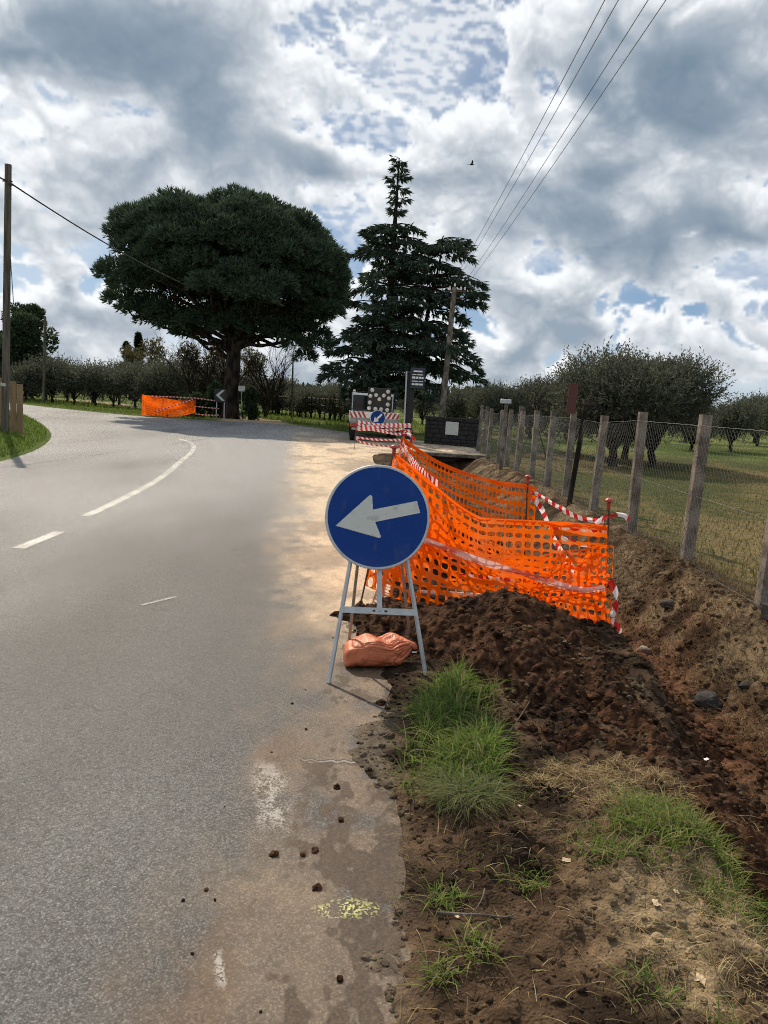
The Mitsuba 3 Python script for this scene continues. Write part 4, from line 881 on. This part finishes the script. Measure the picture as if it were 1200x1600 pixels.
# ------------------------------------------------------------------ trees
def limb(p, q, r0, r1, rng, n=7, wob=.08, sides=7):
    p, q = np.asarray(p, float), np.asarray(q, float); L = np.linalg.norm(q - p)
    P = np.array([lerp(p, q, t) for t in np.linspace(0, 1, n)]); P[1:-1] += wob * L * (rng.random((n - 2, 3)) - .5)
    return tube(P, np.linspace(r0, r1, n), sides)
def rdir(n, r): return unit(r.normal(size=(n, 3)))
def tufts(P, out, k, L, W, spread, r):
    """k needle blades fanning from every point"""
    n = len(P); a = unit(np.repeat(out, k, 0) + spread * rdir(n * k, r)); b = unit(np.cross(a, rdir(n * k, r)))
    return cards(np.repeat(P, k, 0), a, b, L * r.uniform(.6, 1.2, n * k), W * r.uniform(.7, 1.3, n * k))

# umbrella pine
r = R(101)
pn = thing('umbrella_pine', 'huge dark umbrella pine with domed crown beside the bend', 'tree')
PC = np.array([-8.45, 42.0, 7.65])
cl = []
ga = math.pi * (3 - math.sqrt(5)); N = 140
for i in range(N):
    z = 1 - 1.42 * (i + .5) / N; a = i * ga
    s = math.sqrt(max(0, 1 - z * z)); d = np.array([s * math.cos(a), s * math.sin(a), z])
    e = np.abs(d) ** .86 * np.sign(d)
    rr = r.uniform(.76, 1.04)
    if r.random() < .05: continue
    c = PC + e * np.array([5.35, 5.2, 3.1]) * rr
    if z < 0: c[2] += (.8 if c[0] < -9 else -.8) * abs(z)
    cl.append((c, r.uniform(.80, 1.35)))
for c, s in (((-5.2, 41.4, 5.2), 1.1), ((-4.3, 41.2, 5.9), 1.1), ((-6.1, 42.6, 5.0), 1.0), ((-3.4, 41.6, 6.5), 1.0), ((-5.0, 41.0, 4.25), .75), ((-6.0, 40.8, 4.7), .7), ((-11.7, 41.2, 5.6), 1.1), ((-10.2, 40.8, 5.0), .95), ((-12.6, 41.8, 5.9), 1.0), ((-10.9, 42.2, 4.6), .8),
             ((-3.9, 41.6, 4.3), .8), ((-4.6, 42.2, 3.7), .6), ((-6.6, 41, 5.3), 1.1), ((-8.2, 40.6, 5.0), 1.0), ((-9.8, 41.2, 5.2), 1.1), ((-11.4, 41.6, 5.0), 1.0), ((-12.6, 42.2, 5.2), .95), ((-13.4, 41.5, 5.6), .9), ((-7.0, 43, 5.0), 1.1), ((-9.6, 43, 5.0), 1.2), ((-9.3, 40.6, 5.4), .9), ((-7.4, 40.4, 5.5), .9), ((-14.3, 42, 6.1), .9), ((-4.2, 42.3, 5.0), .8), ((-10.0, 41.5, 6.6), 1.4), ((-7.6, 41.4, 6.6), 1.4), ((-12.4, 42, 7.2), 1.6), ((-5.6, 42, 7.3), 1.6), ((-9, 42.5, 8.0), 2.0), ((-10.8, 42.4, 8.4), 1.9), ((-7, 42.4, 8.6), 1.9)):
    cl.append((np.array(c), s))
P, O, S = [], [], []
for c, s in cl:
    n = int(250 * s * s); d = rdir(n, r); d[:, 2] = np.where(d[:, 2] < -.2, -d[:, 2] * .6, d[:, 2]); d = unit(d)
    rad = s * r.random(n)[:, None] ** .28
    P.append(c + d * rad * [1, 1, .72]); O.append(unit(d + .45 * unit(c - PC) + [0, 0, .35]))
P, O = np.vstack(P), np.vstack(O)
v, f = tufts(P, O, 6, .34, .060, .75, r)
part(pn, 'crown', (v, f), 'm_needle', color=tint([(.062, .098, .062), (.076, .116, .072), (.092, .130, .082), (.066, .098, .074)], len(v) // 4, 4, r))
tr = [tube(smooth_path([(-8.45, 42, .15), (-8.42, 42, 1.5), (-8.36, 42, 3.2), (-8.30, 42, 5.0), (-8.4, 42, 6.2)], 14), np.interp(np.linspace(0, 1, 14), [0, .06, .2, 1], [.62, .48, .42, .30]), 14)]
part(pn, 'trunk', tr[0], 'm_bark', smooth=True)
br = []
for i, k in enumerate(r.choice(len(cl), 46, replace=False)):
    c, s = cl[k]; z0 = r.uniform(3.9, 6.0)
    br.append(limb((-8.35, 42, z0), c - [0, 0, .2], .15, .04, r, wob=.12, sides=6))
for q in ((-4.4, 41.3, 5.3), (-5.3, 41.1, 4.3), (-6.2, 40.9, 4.9), (-11.7, 41.3, 5.4), (-10.4, 41, 4.9), (-12.8, 41.8, 5.8), (-10.9, 42.2, 4.5), (-14.2, 42, 6.0)):
    br.append(limb((-8.35, 42, r.uniform(3.4, 4.6)), q, .14, .03, r, wob=.14, sides=6))
part(pn, 'branches', cat(br), 'm_bark', smooth=True)

# two-leader conifer
r = R(202)
cd = thing('conifer', 'tall dark conifer with two leaders and drooping branches behind the lorry', 'tree')
zc = float(base(36.5)); L1 = (np.array([-.32, 36.5, zc]), np.array([-.20, 36.5, 12.35])); L2 = (np.array([.45, 36.6, 2.6]), np.array([2.05, 36.3, 9.3]))
part(cd, 'trunk', tube(smooth_path([L1[0], (-.30, 36.5, 3), (-.26, 36.5, 7), L1[1]], 20), np.interp(np.linspace(0, 1, 20), [0, .1, .7, 1], [.27, .22, .12, .025]), 10), 'm_bark', smooth=True)
part(cd, 'second_leader', tube(smooth_path([(-.28, 36.5, 1.8), (.9, 36.6, 2.9), (1.35, 36.5, 5), (1.93, 36.3, 8.6)], 16), np.linspace(.17, .03, 16), 9), 'm_bark', smooth=True)
P, A, bs = [], [], []
def branch(o, az, L, rise, droop, dens):
    n = 9; t = np.linspace(0, 1, n); d = np.array([math.cos(az), math.sin(az), 0])
    C = o + d * (L * t)[:, None] + np.array([0, 0, 1.0]) * (L * (rise * t - droop * t ** 2.2))[:, None] + .03 * L * (r.random((n, 3)) - .5)
    bs.append(tube(C, np.linspace(.012 + .022 * L, .006, n), 5, False))
    m = int(dens * L * 40); u = r.random(m) ** .7
    pos = np.stack([np.interp(u, t, C[:, k]) for k in range(3)], 1)
    side = np.array([-d[1], d[0], 0]); wdt = .42 * L * np.sin(np.pi * np.clip(u * .80 + .14, 0, 1)) * .75
    o2 = (r.random(m) * 2 - 1); pos = pos + side * (o2 * wdt)[:, None] - np.array([0, 0, 1.0]) * (np.abs(o2) * wdt * .25 + .10 * r.random(m) * (1 + L * .3))[:, None]
    ax = unit(d * r.uniform(.3, 1, m)[:, None] + side * (o2 * .9)[:, None] + np.array([0, 0, -1.0]) * r.uniform(.05, .75, m)[:, None])
    P.append(pos); A.append(ax)
def leader(a, b, z0, width, step, per, side=None):
    L = b[2] - a[2]; z = z0; k = 0
    while z < b[2] - .05:
        tt_ = (z - a[2]) / L; c = lerp(a, b, tt_); w = width(z)
        m = per if w > .8 else 3
        for i in range(m):
            az = k * 2.4 + i * 2 * math.pi / m + r.uniform(-.3, .3); LL = w * r.uniform(.5, 1.2)
            if side is not None and math.cos(az) * side < -.2 and z > 6.5: LL *= .6
            branch(c + [0, 0, r.uniform(-.1, .1)], az, max(LL, .12), r.uniform(.10, .34) + (.45 if w < .8 else 0), r.uniform(.24, .52), 1.0 if w > .8 else .8)
        k += 1; z += step * r.uniform(.8, 1.2) * (1 if w > .8 else .62)
leader(L1[0], L1[1], 2.1, lambda z: np.interp(z, [2, 3, 4.5, 6, 7.5, 8.6, 9.3, 10.2, 11.3, 12.4], [2.6, 3.1, 2.8, 2.5, 2.2, 2.0, 1.35, .62, .50, .34]), .66, 5)
leader(np.array([.5, 36.6, 2.2]), L2[1], 2.7, lambda z: np.interp(z, [2, 3.2, 4.5, 6, 7.5, 8.6, 9.35], [2.6, 3.4, 3.1, 2.7, 2.2, 1.7, .5]), .66, 5)
for az, LL, z in ((.1, 1.35, 8.85), (.25, 1.5, 8.4), (-.3, 1.1, 9.0), (1.6, .8, 9.1), (4.4, .8, 9.15), (3.3, 1.2, 8.9), (3.0, 1.5, 8.5)):
    branch(np.array([1.95 if az < 2 else -.2, 36.3, z]), az, LL, .16, .20, .8)
P, A = np.vstack(P), np.vstack(A)
v, f = tufts(P, A, 5, .34, .065, .45, r)
part(cd, 'crown', (v, f), 'm_needle', color=tint([(.044, .072, .054), (.054, .086, .062), (.064, .096, .068), (.074, .092, .060)], len(v) // 4, 4, r))
part(cd, 'branches', cat(bs), 'm_bark', smooth=True)

# olives: three shapes, the large one finely leaved
def olive_mesh(seed, n_sh, L, W, R0, H, z0, k=9, lobes=9, lift=.55):
    r = R(seed); cs = []
    for i in range(lobes):
        a = i * 2.4 + r.random(); q = r.uniform(.25, .72)
        cs.append((np.array([math.cos(a) * R0 * q, math.sin(a) * R0 * q, z0 + (H - z0) * r.uniform(.30, .66)]), R0 * r.uniform(.42, .60)))
    cs.append((np.array([0, 0, z0 + (H - z0) * .55]), R0 * .62))
    P, A = [], []
    per = n_sh // len(cs)
    for c, s in cs:
        d = rdir(per, r); rad = s * r.random(per)[:, None] ** .38
        p = c + d * rad * [1, 1, .80 * (H - z0) / (1.7 * R0)]
        P.append(p); A.append(unit(d * .8 + [0, 0, lift] + .5 * rdir(per, r)))
    P, A = np.vstack(P), np.vstack(A); P[:, 2] = np.maximum(P[:, 2], z0 * .85 + .2 * r.random(len(P)))
    # every shoot carries k leaves along its length
    n = len(P); SL = L * 4.2 * r.uniform(.6, 1.3, n)
    t = np.tile(np.linspace(.05, 1, k), n); p = np.repeat(P, k, 0) + np.repeat(A, k, 0) * (np.repeat(SL, k) * t)[:, None]
    ax = unit(np.repeat(A, k, 0) * .8 + .8 * rdir(n * k, r)); sd = unit(np.cross(ax, rdir(n * k, r)))
    lv, lf = cards(p, ax, sd, L * r.uniform(.7, 1.2, n * k), W)
    col = tint([(.085, .097, .070), (.105, .115, .088), (.130, .138, .110), (.070, .082, .056)], n * k, 4, r)
    tr = [limb((0, 0, -.1), (.06, .03, z0 * .9), .12 * R0 / 1.4, .09 * R0 / 1.4, r, 6, .10, 9)]
    for c, s in cs: tr.append(limb((.05, .02, z0 * .75), c, .075 * R0 / 1.4, .02, r, 6, .16, 6))
    return (lv, lf), col, cat(tr)
def put_olive(proto, x, y, s, rot, label, group, name='olive_tree', sz=1.0):
    k = thing(name, label, 'tree', group); w = T4().translate([x, y, ground_at(x, y) - .03]).rotate([0, 0, 1], rot).scale([s, s, s * sz])
    scene[k + '__crown'] = {**proto[0], 'to_world': w}; scene[k + '__trunk'] = {**proto[1], 'to_world': w}
def proto(*a, **kw):
    (l, c, t) = olive_mesh(*a, **kw); return mikit.ply(l, 'm_leaf', color=c), mikit.ply(t, 'm_bark', smooth=True)
O_BIG = proto(301, 6500, .125, .038, 1.95, 3.85, .75, 9, 14)
O_BIG2 = proto(302, 5600, .125, .038, 1.75, 3.7, .75, 9, 12)
O_MID = [proto(303 + i, 1900, .16, .055, 1.55, 3.4, .65, 7, 9) for i in range(3)]
O_FAR = [proto(310 + i, 1000, .21, .080, 1.5, 3.3, .7, 6, 9) for i in range(3)]
put_olive(O_BIG, 6.9, 24.3, .95, 20, 'large bushy olive tree, left of the big pair behind the fence', None)
put_olive(O_BIG2, 8.4, 25.0, .95, 130, 'large olive tree, right of the big pair behind the fence', None)
put_olive(O_BIG2, 8.3, 27.6, .9, 250, 'olive tree half hidden behind the big pair', None)
put_olive(O_MID[0], 6.6, 28.5, .85, 40, 'olive tree behind the left tree of the big pair', None)
put_olive(O_MID[1], 15.6, 36.0, .70, 70, 'olive tree at the right edge beyond the grassy field', None)
put_olive(O_MID[2], 13.4, 35.0, .58, 10, 'low olive tree just right of the big pair', None)
for i, (x, y, s) in enumerate([(18.5, 37, .8), (12.2, 42, .62), (16.5, 44, .8), (21, 45, .85), (10.2, 38, .62), (24, 52, .9)]):
    put_olive(O_MID[i % 3], x, y, s, 50 * i, 'grey-green olive tree in the grove beyond the right field', 'olive trees in the grove right of the big pair')
for i, (x, y, s) in enumerate([(5.1, 34.5, .68), (6.7, 37.5, .80), (5.3, 41, .74), (7.6, 43.5, .84), (9.2, 48, .82), (5.0, 47, .72), (4.2, 54, .66), (2.2, 52, .62), (3.6, 44, .66), (7, 54, .85), (11, 56, .85), (14, 60, .9)]):
    put_olive(O_MID[i % 3] if y < 42 else O_FAR[i % 3], x, y, s, 77 * i, 'grey-green olive tree behind the far fence posts', 'olive trees behind the far fence posts')
# row right of the pine, running away behind the lorry
ORD = ['first', 'second', 'third', 'fourth', 'fifth', 'sixth', 'seventh', 'eighth', 'ninth', 'tenth', 'eleventh', 'twelfth', 'thirteenth', 'fourteenth', 'fifteenth', 'sixteenth', 'seventeenth']
r = R(55)
for i in range(17):
    t = i / 16; x, y = -9.8 + 8.6 * t + r.uniform(-.2, .2), 60 - 14 * t + r.uniform(-.6, .6)
    put_olive(O_FAR[i % 3], x, y, .52 + .10 * r.random(), 61 * i, f'{ORD[i]} dark trained tree from the left in the long row between pine and lorry', 'trees of the row between pine and lorry', 'row_tree')
for i in range(9):
    x, y = -14 + 2.6 * i, 74 + r.uniform(-2, 2)
    put_olive(O_FAR[i % 3], x, y, .66, 33 * i, 'pale olive top showing behind the long row', 'olive trees behind the long row')
rf = thing('vine_fence', 'row of thin dark posts and wires along the grass behind the lorry', 'fence')
rp = []
for i in range(26):
    t = i / 25; x, y = -9.0 + 8.4 * t, 57 - 14.5 * t; z = float(base(y)); rp.append((x, y, z))
    part(rf, 'post', tube([(x, y, z - .1), (x + r.uniform(-.05, .05), y, z + 1.45)], .035, 6), 'm_bark', smooth=40)
part(rf, 'wire', cat([tube([(a[0], a[1], a[2] + h), (b[0], b[1], b[2] + h)], .008, 3, False) for a, b in zip(rp[:-1], rp[1:]) for h in (.5, .95, 1.35)]), 'm_cable')
# orchard beyond the bend, left
for i, (x, y, s) in enumerate([(-24.4, 53, .72), (-22.8, 53.5, .84), (-21.1, 53, .70), (-19.5, 52.5, .80), (-18.1, 52, .66), (-16.5, 51.5, .80), (-15.1, 50.5, .74), (-13.6, 50, .88), (-12.3, 49, .80), (-11.0, 48.5, .85)]):
    put_olive(O_FAR[i % 3], x, y, s, 41 * i, f'{ORD[i]} small olive tree from the left in the front orchard row beyond the bend', 'front row of the orchard beyond the bend', sz=1.05)
for i in range(11):
    put_olive(O_FAR[i % 3], -28 + 2.0 * i, 60 - .4 * i + r.uniform(-.6, .6), (.70 + .28 * r.random()), 67 * i, 'olive tree of the rear orchard row beyond the bend', 'rear row of the orchard beyond the bend')
for i in range(10):
    put_olive(O_FAR[i % 3], -44 + 4.2 * i, 78 + r.uniform(-3, 3), .85, 29 * i, 'distant olive tree behind the orchard', 'distant olive trees behind the orchard')

def leafy(name, label, x, y, H, R0, cols, L, W, n, trunk_h, seed, squash=1.0, catg='tree', top=1.0):
    r = R(seed); k = thing(name, label, catg); z0 = ground_at(x, y)
    cs = [(np.array([r.uniform(-1, 1) * R0 * .5 * (1 - .5 * q * top), r.uniform(-1, 1) * R0 * .5, trunk_h + (H - trunk_h) * (q * .86)]), R0 * r.uniform(.42, .62) * (1 - .45 * q * top)) for q in np.linspace(.08, 1, 15)]
    P, A = [], []
    for c, s in cs:
        m = n // 15; d = rdir(m, r); P.append(c + d * s * r.random(m)[:, None] ** .35 * [1, 1, squash]); A.append(unit(d + [0, 0, .3]))
    v, f = tufts(np.vstack(P), np.vstack(A), 3, L, W, .9, r)
    part(k, 'crown', (v + [x, y, z0], f), 'm_leaf', color=tint(cols, len(v) // 4, 4, r))
    part(k, 'trunk', cat([limb((x, y, z0 - .1), (x, y, z0 + H * .7), .05 * R0 + .05, .04, r)] + [limb((x, y, z0 + trunk_h * .8), np.array([x, y, z0]) + c, .05, .015, r) for c, s in cs[::3]]), 'm_bark', smooth=True)
DK = [(.036, .058, .032), (.048, .074, .040), (.060, .086, .048)]
leafy('broadleaf_tree', 'dense dark tree behind the pole at the far left', -28.0, 60, 7.2, 3.2, DK, .34, .15, 5200, 1.0, 401)
leafy('broadleaf_tree', 'dark tree at the left edge behind the timber panel', -31.5, 61, 6.0, 2.6, DK, .34, .15, 4200, .8, 402)
leafy('cypress', 'small dark pointed cypress showing above the left orchard', -30.3, 95, 8.3, 1.15, [(.014, .026, .014), (.020, .034, .018)], .36, .12, 2600, 1.2, 403, 1.5, 'tree', 1.25)
leafy('cypress', 'lower dark cypress leaning on the pointed one', -31.6, 95, 6.9, .9, [(.014, .026, .014), (.020, .034, .018)], .36, .12, 1500, 1.2, 413, 1.5, 'tree', 1.25)
BR = [(.115, .10, .055), (.10, .098, .052), (.085, .09, .048), (.135, .115, .062)]
for i, (x, y, h, ra) in enumerate([(-24.2, 82, 6.3, 2.6), (-20.5, 80, 6.0, 2.4), (-17.2, 78, 5.9, 2.6), (-14.0, 80, 5.8, 2.4), (-27.5, 84, 5.6, 2.3)]):
    leafy('autumn_tree', ['second', 'third', 'fourth', 'fifth', 'leftmost'][i] + ' brownish half-bare tree from the left behind the left orchard', x, y, h, ra, BR, .26, .09, 1700, 1.5, 420 + i)
    labels[[k for k in labels if k.startswith('autumn_tree') and '__' not in k][-1]]['group'] = 'brownish trees behind the left orchard'
# bare trees
def bare(name, label, x, y, H, seed, n0=6, rad=.06, depth=4, group=None):
    r = R(seed); k = thing(name, label, 'tree', group); z0 = ground_at(x, y); out = []
    def grow(p, d, L, rd, lev):
        q = p + d * L; m = lerp(p, q, .5) + .07 * L * (r.random(3) - .5)
        out.append(tube([p, m, q], [rd, rd * .8, rd * .6], 5 if lev < 2 else 3, False))
        if lev < depth:
            for _ in range(r.integers(2, 4) + (lev == 0) * 2): grow(lerp(p, q, r.uniform(.5, 1)), unit(d + .75 * rdir(1, r)[0] + [0, 0, .22]), L * r.uniform(.55, .8), rd * .6, lev + 1)
    base_d = n0
    for _ in range(base_d): grow(np.array([x, y, z0 - .05]), unit(np.array([r.uniform(-.45, .45), r.uniform(-.45, .45), 1])), H * r.uniform(.30, .42), rad, 0)
    part(k, 'branches', cat(out), 'm_bark', smooth=True)
bare('bare_tree', 'bare many-stemmed tree right behind the pine trunk', -7.3, 46.5, 5.2, 501, 5)
bare('bare_tree', 'bare twiggy tree left behind the pine trunk', -9.9, 46, 5.6, 502, 6)
bare('bare_tree', 'second bare twiggy tree left of the pine, nearer the orchard', -11.6, 47, 5.0, 503, 5)
bare('bare_tree', 'leafless bush left of the big olive pair', 4.9, 24.0, 3.4, 504, 2, .03, 5)
leafy('shrub', 'dark ivy-clad stump at the right foot of the pine', -7.35, 41.6, 1.7, .55, DK, .16, .09, 900, .1, 505, 1.0, 'shrub')
leafy('shrub', 'dark shrub left of the pine trunk behind the chevron sign', -9.3, 42.4, 1.9, .9, DK, .18, .09, 1000, .1, 506, 1.0, 'shrub')
leafy('shrub', 'low dark shrub between the tapes and the chevron sign', -10.2, 42.0, 1.2, .9, DK, .18, .09, 900, .1, 507, .8, 'shrub')
# far-off belt of trees that closes the horizon
r = R(601); n = 9000
x = r.uniform(-190, 190, n); y = 150 + r.uniform(0, 25, n); h = 5.2 * meshkit.fbm(np.c_[x / 9, y / 30, x * 0], 3) + 1.2
P = np.c_[x, y, base(y) + h * r.random(n) ** .6]
v, f = tufts(P, np.tile([0, -.2, .6], (n, 1)), 2, 1.5, .9, 1.0, r)
solo('distant_trees', (v, f), 'm_leaf', 'far-off belt of olive groves along the horizon', None, kind='stuff', color=tint([(.05, .065, .04), (.065, .078, .05), (.045, .06, .035)], len(v) // 4, 4, r))

# ------------------------------------------------------------------ grass
GREEN = [(.120, .190, .038), (.155, .225, .052), (.090, .150, .032), (.205, .250, .085), (.10, .165, .035), (.24, .22, .11)]
DRY = [(.34, .27, .14), (.28, .21, .10), (.40, .33, .19), (.22, .16, .085)]
def patch(name, label, n, pts, Hr, W, cols, seed, catg='grass', bend=(.25, .9), az=None, kind=None, seg=4, group=None, mat_='m_leaf', jz=0.0):
    r = R(seed); x, y = pts(n, r); n = len(x)
    z = top_z(x, y) - .012 + jz * r.random(n)
    H = r.uniform(*Hr, n) * (.55 + .45 * r.random(n)); a = r.random(n) * 6.283 if az is None else az + 1.5 * r.normal(size=n)
    v, f, m = blades(np.c_[x, y, z], H, W * r.uniform(.6, 1.25, n), a, r.uniform(*bend, n), seg)
    return solo(name, (v, f), mat_, label, None if kind else catg, group, kind=kind, color=tint(cols, n, m, r))
def ell(cx, cy, rx_, ry_, rot=0., pw=.5):
    def g(n, r):
        a, q = r.random(n) * 6.283, r.random(n) ** pw
        u, w = np.cos(a) * q * rx_ * (1 + .25 * np.sin(3 * a + cx * 9)), np.sin(a) * q * ry_ * (1 + .2 * np.sin(4 * a + cy * 5))
        return cx + u * math.cos(rot) - w * math.sin(rot), cy + u * math.sin(rot) + w * math.cos(rot)
    return g
def multi(*gs):
    def g(n, r):
        o = [q(int(n * w), r) for q, w in gs]; return np.concatenate([a[0] for a in o]), np.concatenate([a[1] for a in o])
    return g
patch('grass_clump', 'largest lush green grass clump between asphalt edge and earth heap', 5200, multi((ell(.375, 3.95, .11, .42, -.30), .48), (ell(.46, 3.36, .125, .30, -.25), .36), (ell(.42, 3.6, .20, .70, -.2), .16)), (.07, .215), .0072, GREEN, 701, bend=(.2, 1.3))
patch('grass_fringe', 'greyish flattened grass fringe at the front of the largest clump', 1500, ell(.39, 2.98, .10, .13), (.08, .20), .004, [(.13, .15, .07), (.19, .19, .10), (.10, .125, .05)], 702, bend=(.9, 1.7))
patch('grass_clump', 'green and yellowing grass clump at the right edge of the foreground', 2700, multi((ell(1.12, 2.86, .16, .17), .42), (ell(1.40, 2.78, .20, .13), .36), (ell(1.2, 2.72, .38, .30), .22)), (.05, .17), .0045, GREEN + [(.24, .23, .09), (.30, .26, .13)], 703, bend=(.3, 1.3))
for i, (x, y, rd, n, l) in enumerate([(.27, 2.36, .06, 150, 'small green tuft left of the twig'), (.34, 2.10, .05, 120, 'bright little tuft right in front of the long twig'), (.23, 2.02, .045, 110, 'lowest small green tuft near the bottom of the photo'), (.56, 2.48, .07, 130, 'pale upright tuft in the middle of the bare foreground'), (.84, 2.62, .10, 170, 'sparse tuft left of the right-hand grass clump'), (.80, 1.98, .08, 90, 'thin dark green tuft low on the right'), (1.18, 2.42, .10, 170, 'yellowish tuft in front of the right-hand clump'), (.98, 1.80, .08, 70, 'few thin blades near the bottom right')]):
    patch('grass_tuft', l, n, ell(x, y, rd, rd), (.03, .11), .0042, GREEN + [(.2, .2, .08), (.22, .18, .10)], 720 + i, bend=(.4, 1.8))
r0 = R(1)
patch('dry_grass', 'straw and dead stems scattered over the foreground earth', 9000, multi((lambda n, r: (r.uniform(.1, 1.7, n), r.uniform(1.3, 3.3, n)), .22), (ell(1.02, 3.22, .34, .22), .34), (ell(1.25, 2.05, .34, .6), .44)), (.02, .075), .0026, DRY + [(.14, .10, .06), (.11, .08, .05)], 740, kind='stuff', bend=(1.2, 2.4), seg=3, mat_='m_dry')
patch('dry_grass', 'dead grass and roots on the bank below the fence', 17000, multi((lambda n, r: (r.uniform(2.45, 3.4, n), 3.6 + 6 * r.random(n) ** 1.2), .7), (lambda n, r: (r.uniform(2.7, 3.5, n), r.uniform(8, 22, n)), .3)), (.05, .20), .0042, [(.14, .105, .06), (.10, .075, .045), (.21, .17, .105), (.08, .044, .025), (.10, .056, .034), (.06, .047, .03)], 741, kind='stuff', bend=(.7, 2.2), seg=3, mat_='m_dry')
def sparse(n, r):
    x, y = r.uniform(.08, 1.9, n), r.uniform(1.3, 3.7, n); k = r.random(n) < sst(.50, .68, meshkit.fbm(np.c_[x * 3.1, y * 3.1, x * 0], 3, 33)); return x[k], y[k]
patch('sparse_grass', 'thin sparse blades and seedlings over the foreground earth', 5200, sparse, (.015, .07), .0034, GREEN + [(.2, .18, .09), (.16, .13, .07)], 745, kind='stuff', bend=(.4, 1.8), seg=3)
def fieldpts(n, r):
    y = 5.5 + 40 * r.random(n) ** 2.0; x = 3.4 + (2 + y * .62) * r.random(n); return x, y
patch('field_grass', 'short patchy grass of the field behind the fence', 52000, fieldpts, (.05, .16), .011, [(.085, .105, .028), (.135, .125, .045), (.18, .145, .06), (.07, .09, .022), (.15, .11, .05)], 742, kind='stuff', seg=2, bend=(.2, 1.0))
def bankpts(n, r):
    y = r.uniform(13, 35, n); x = -7.4 - 11 * r.random(n) ** 1.4; k = ~shapely.contains(ROAD.buffer(.12), shapely.points(np.c_[x, y])); return x[k], y[k]
patch('bank_grass', 'bright green grass on the bank inside the bend', 34000, bankpts, (.08, .32), .018, [(.10, .17, .025), (.14, .22, .035), (.06, .11, .018), (.19, .25, .06), (.09, .14, .03)], 743, kind='stuff', seg=2, bend=(.2, 1.0))
def farpts(n, r):
    x = r.uniform(-32, 2, n); y = r.uniform(36, 62, n); lane = -6.9 - .28 * (y - 40) - .5 * np.maximum(y - 44, 0)
    k = ~shapely.contains(ROAD.buffer(.2), shapely.points(np.c_[x, y])) & (np.abs(x - lane) > 1.7); return x[k], y[k]
patch('verge_grass', 'green grass along the far verge and the vine row', 22000, farpts, (.12, .34), .035, [(.10, .17, .025), (.13, .19, .04), (.16, .19, .05)], 744, kind='stuff', seg=2, bend=(.2, .9))
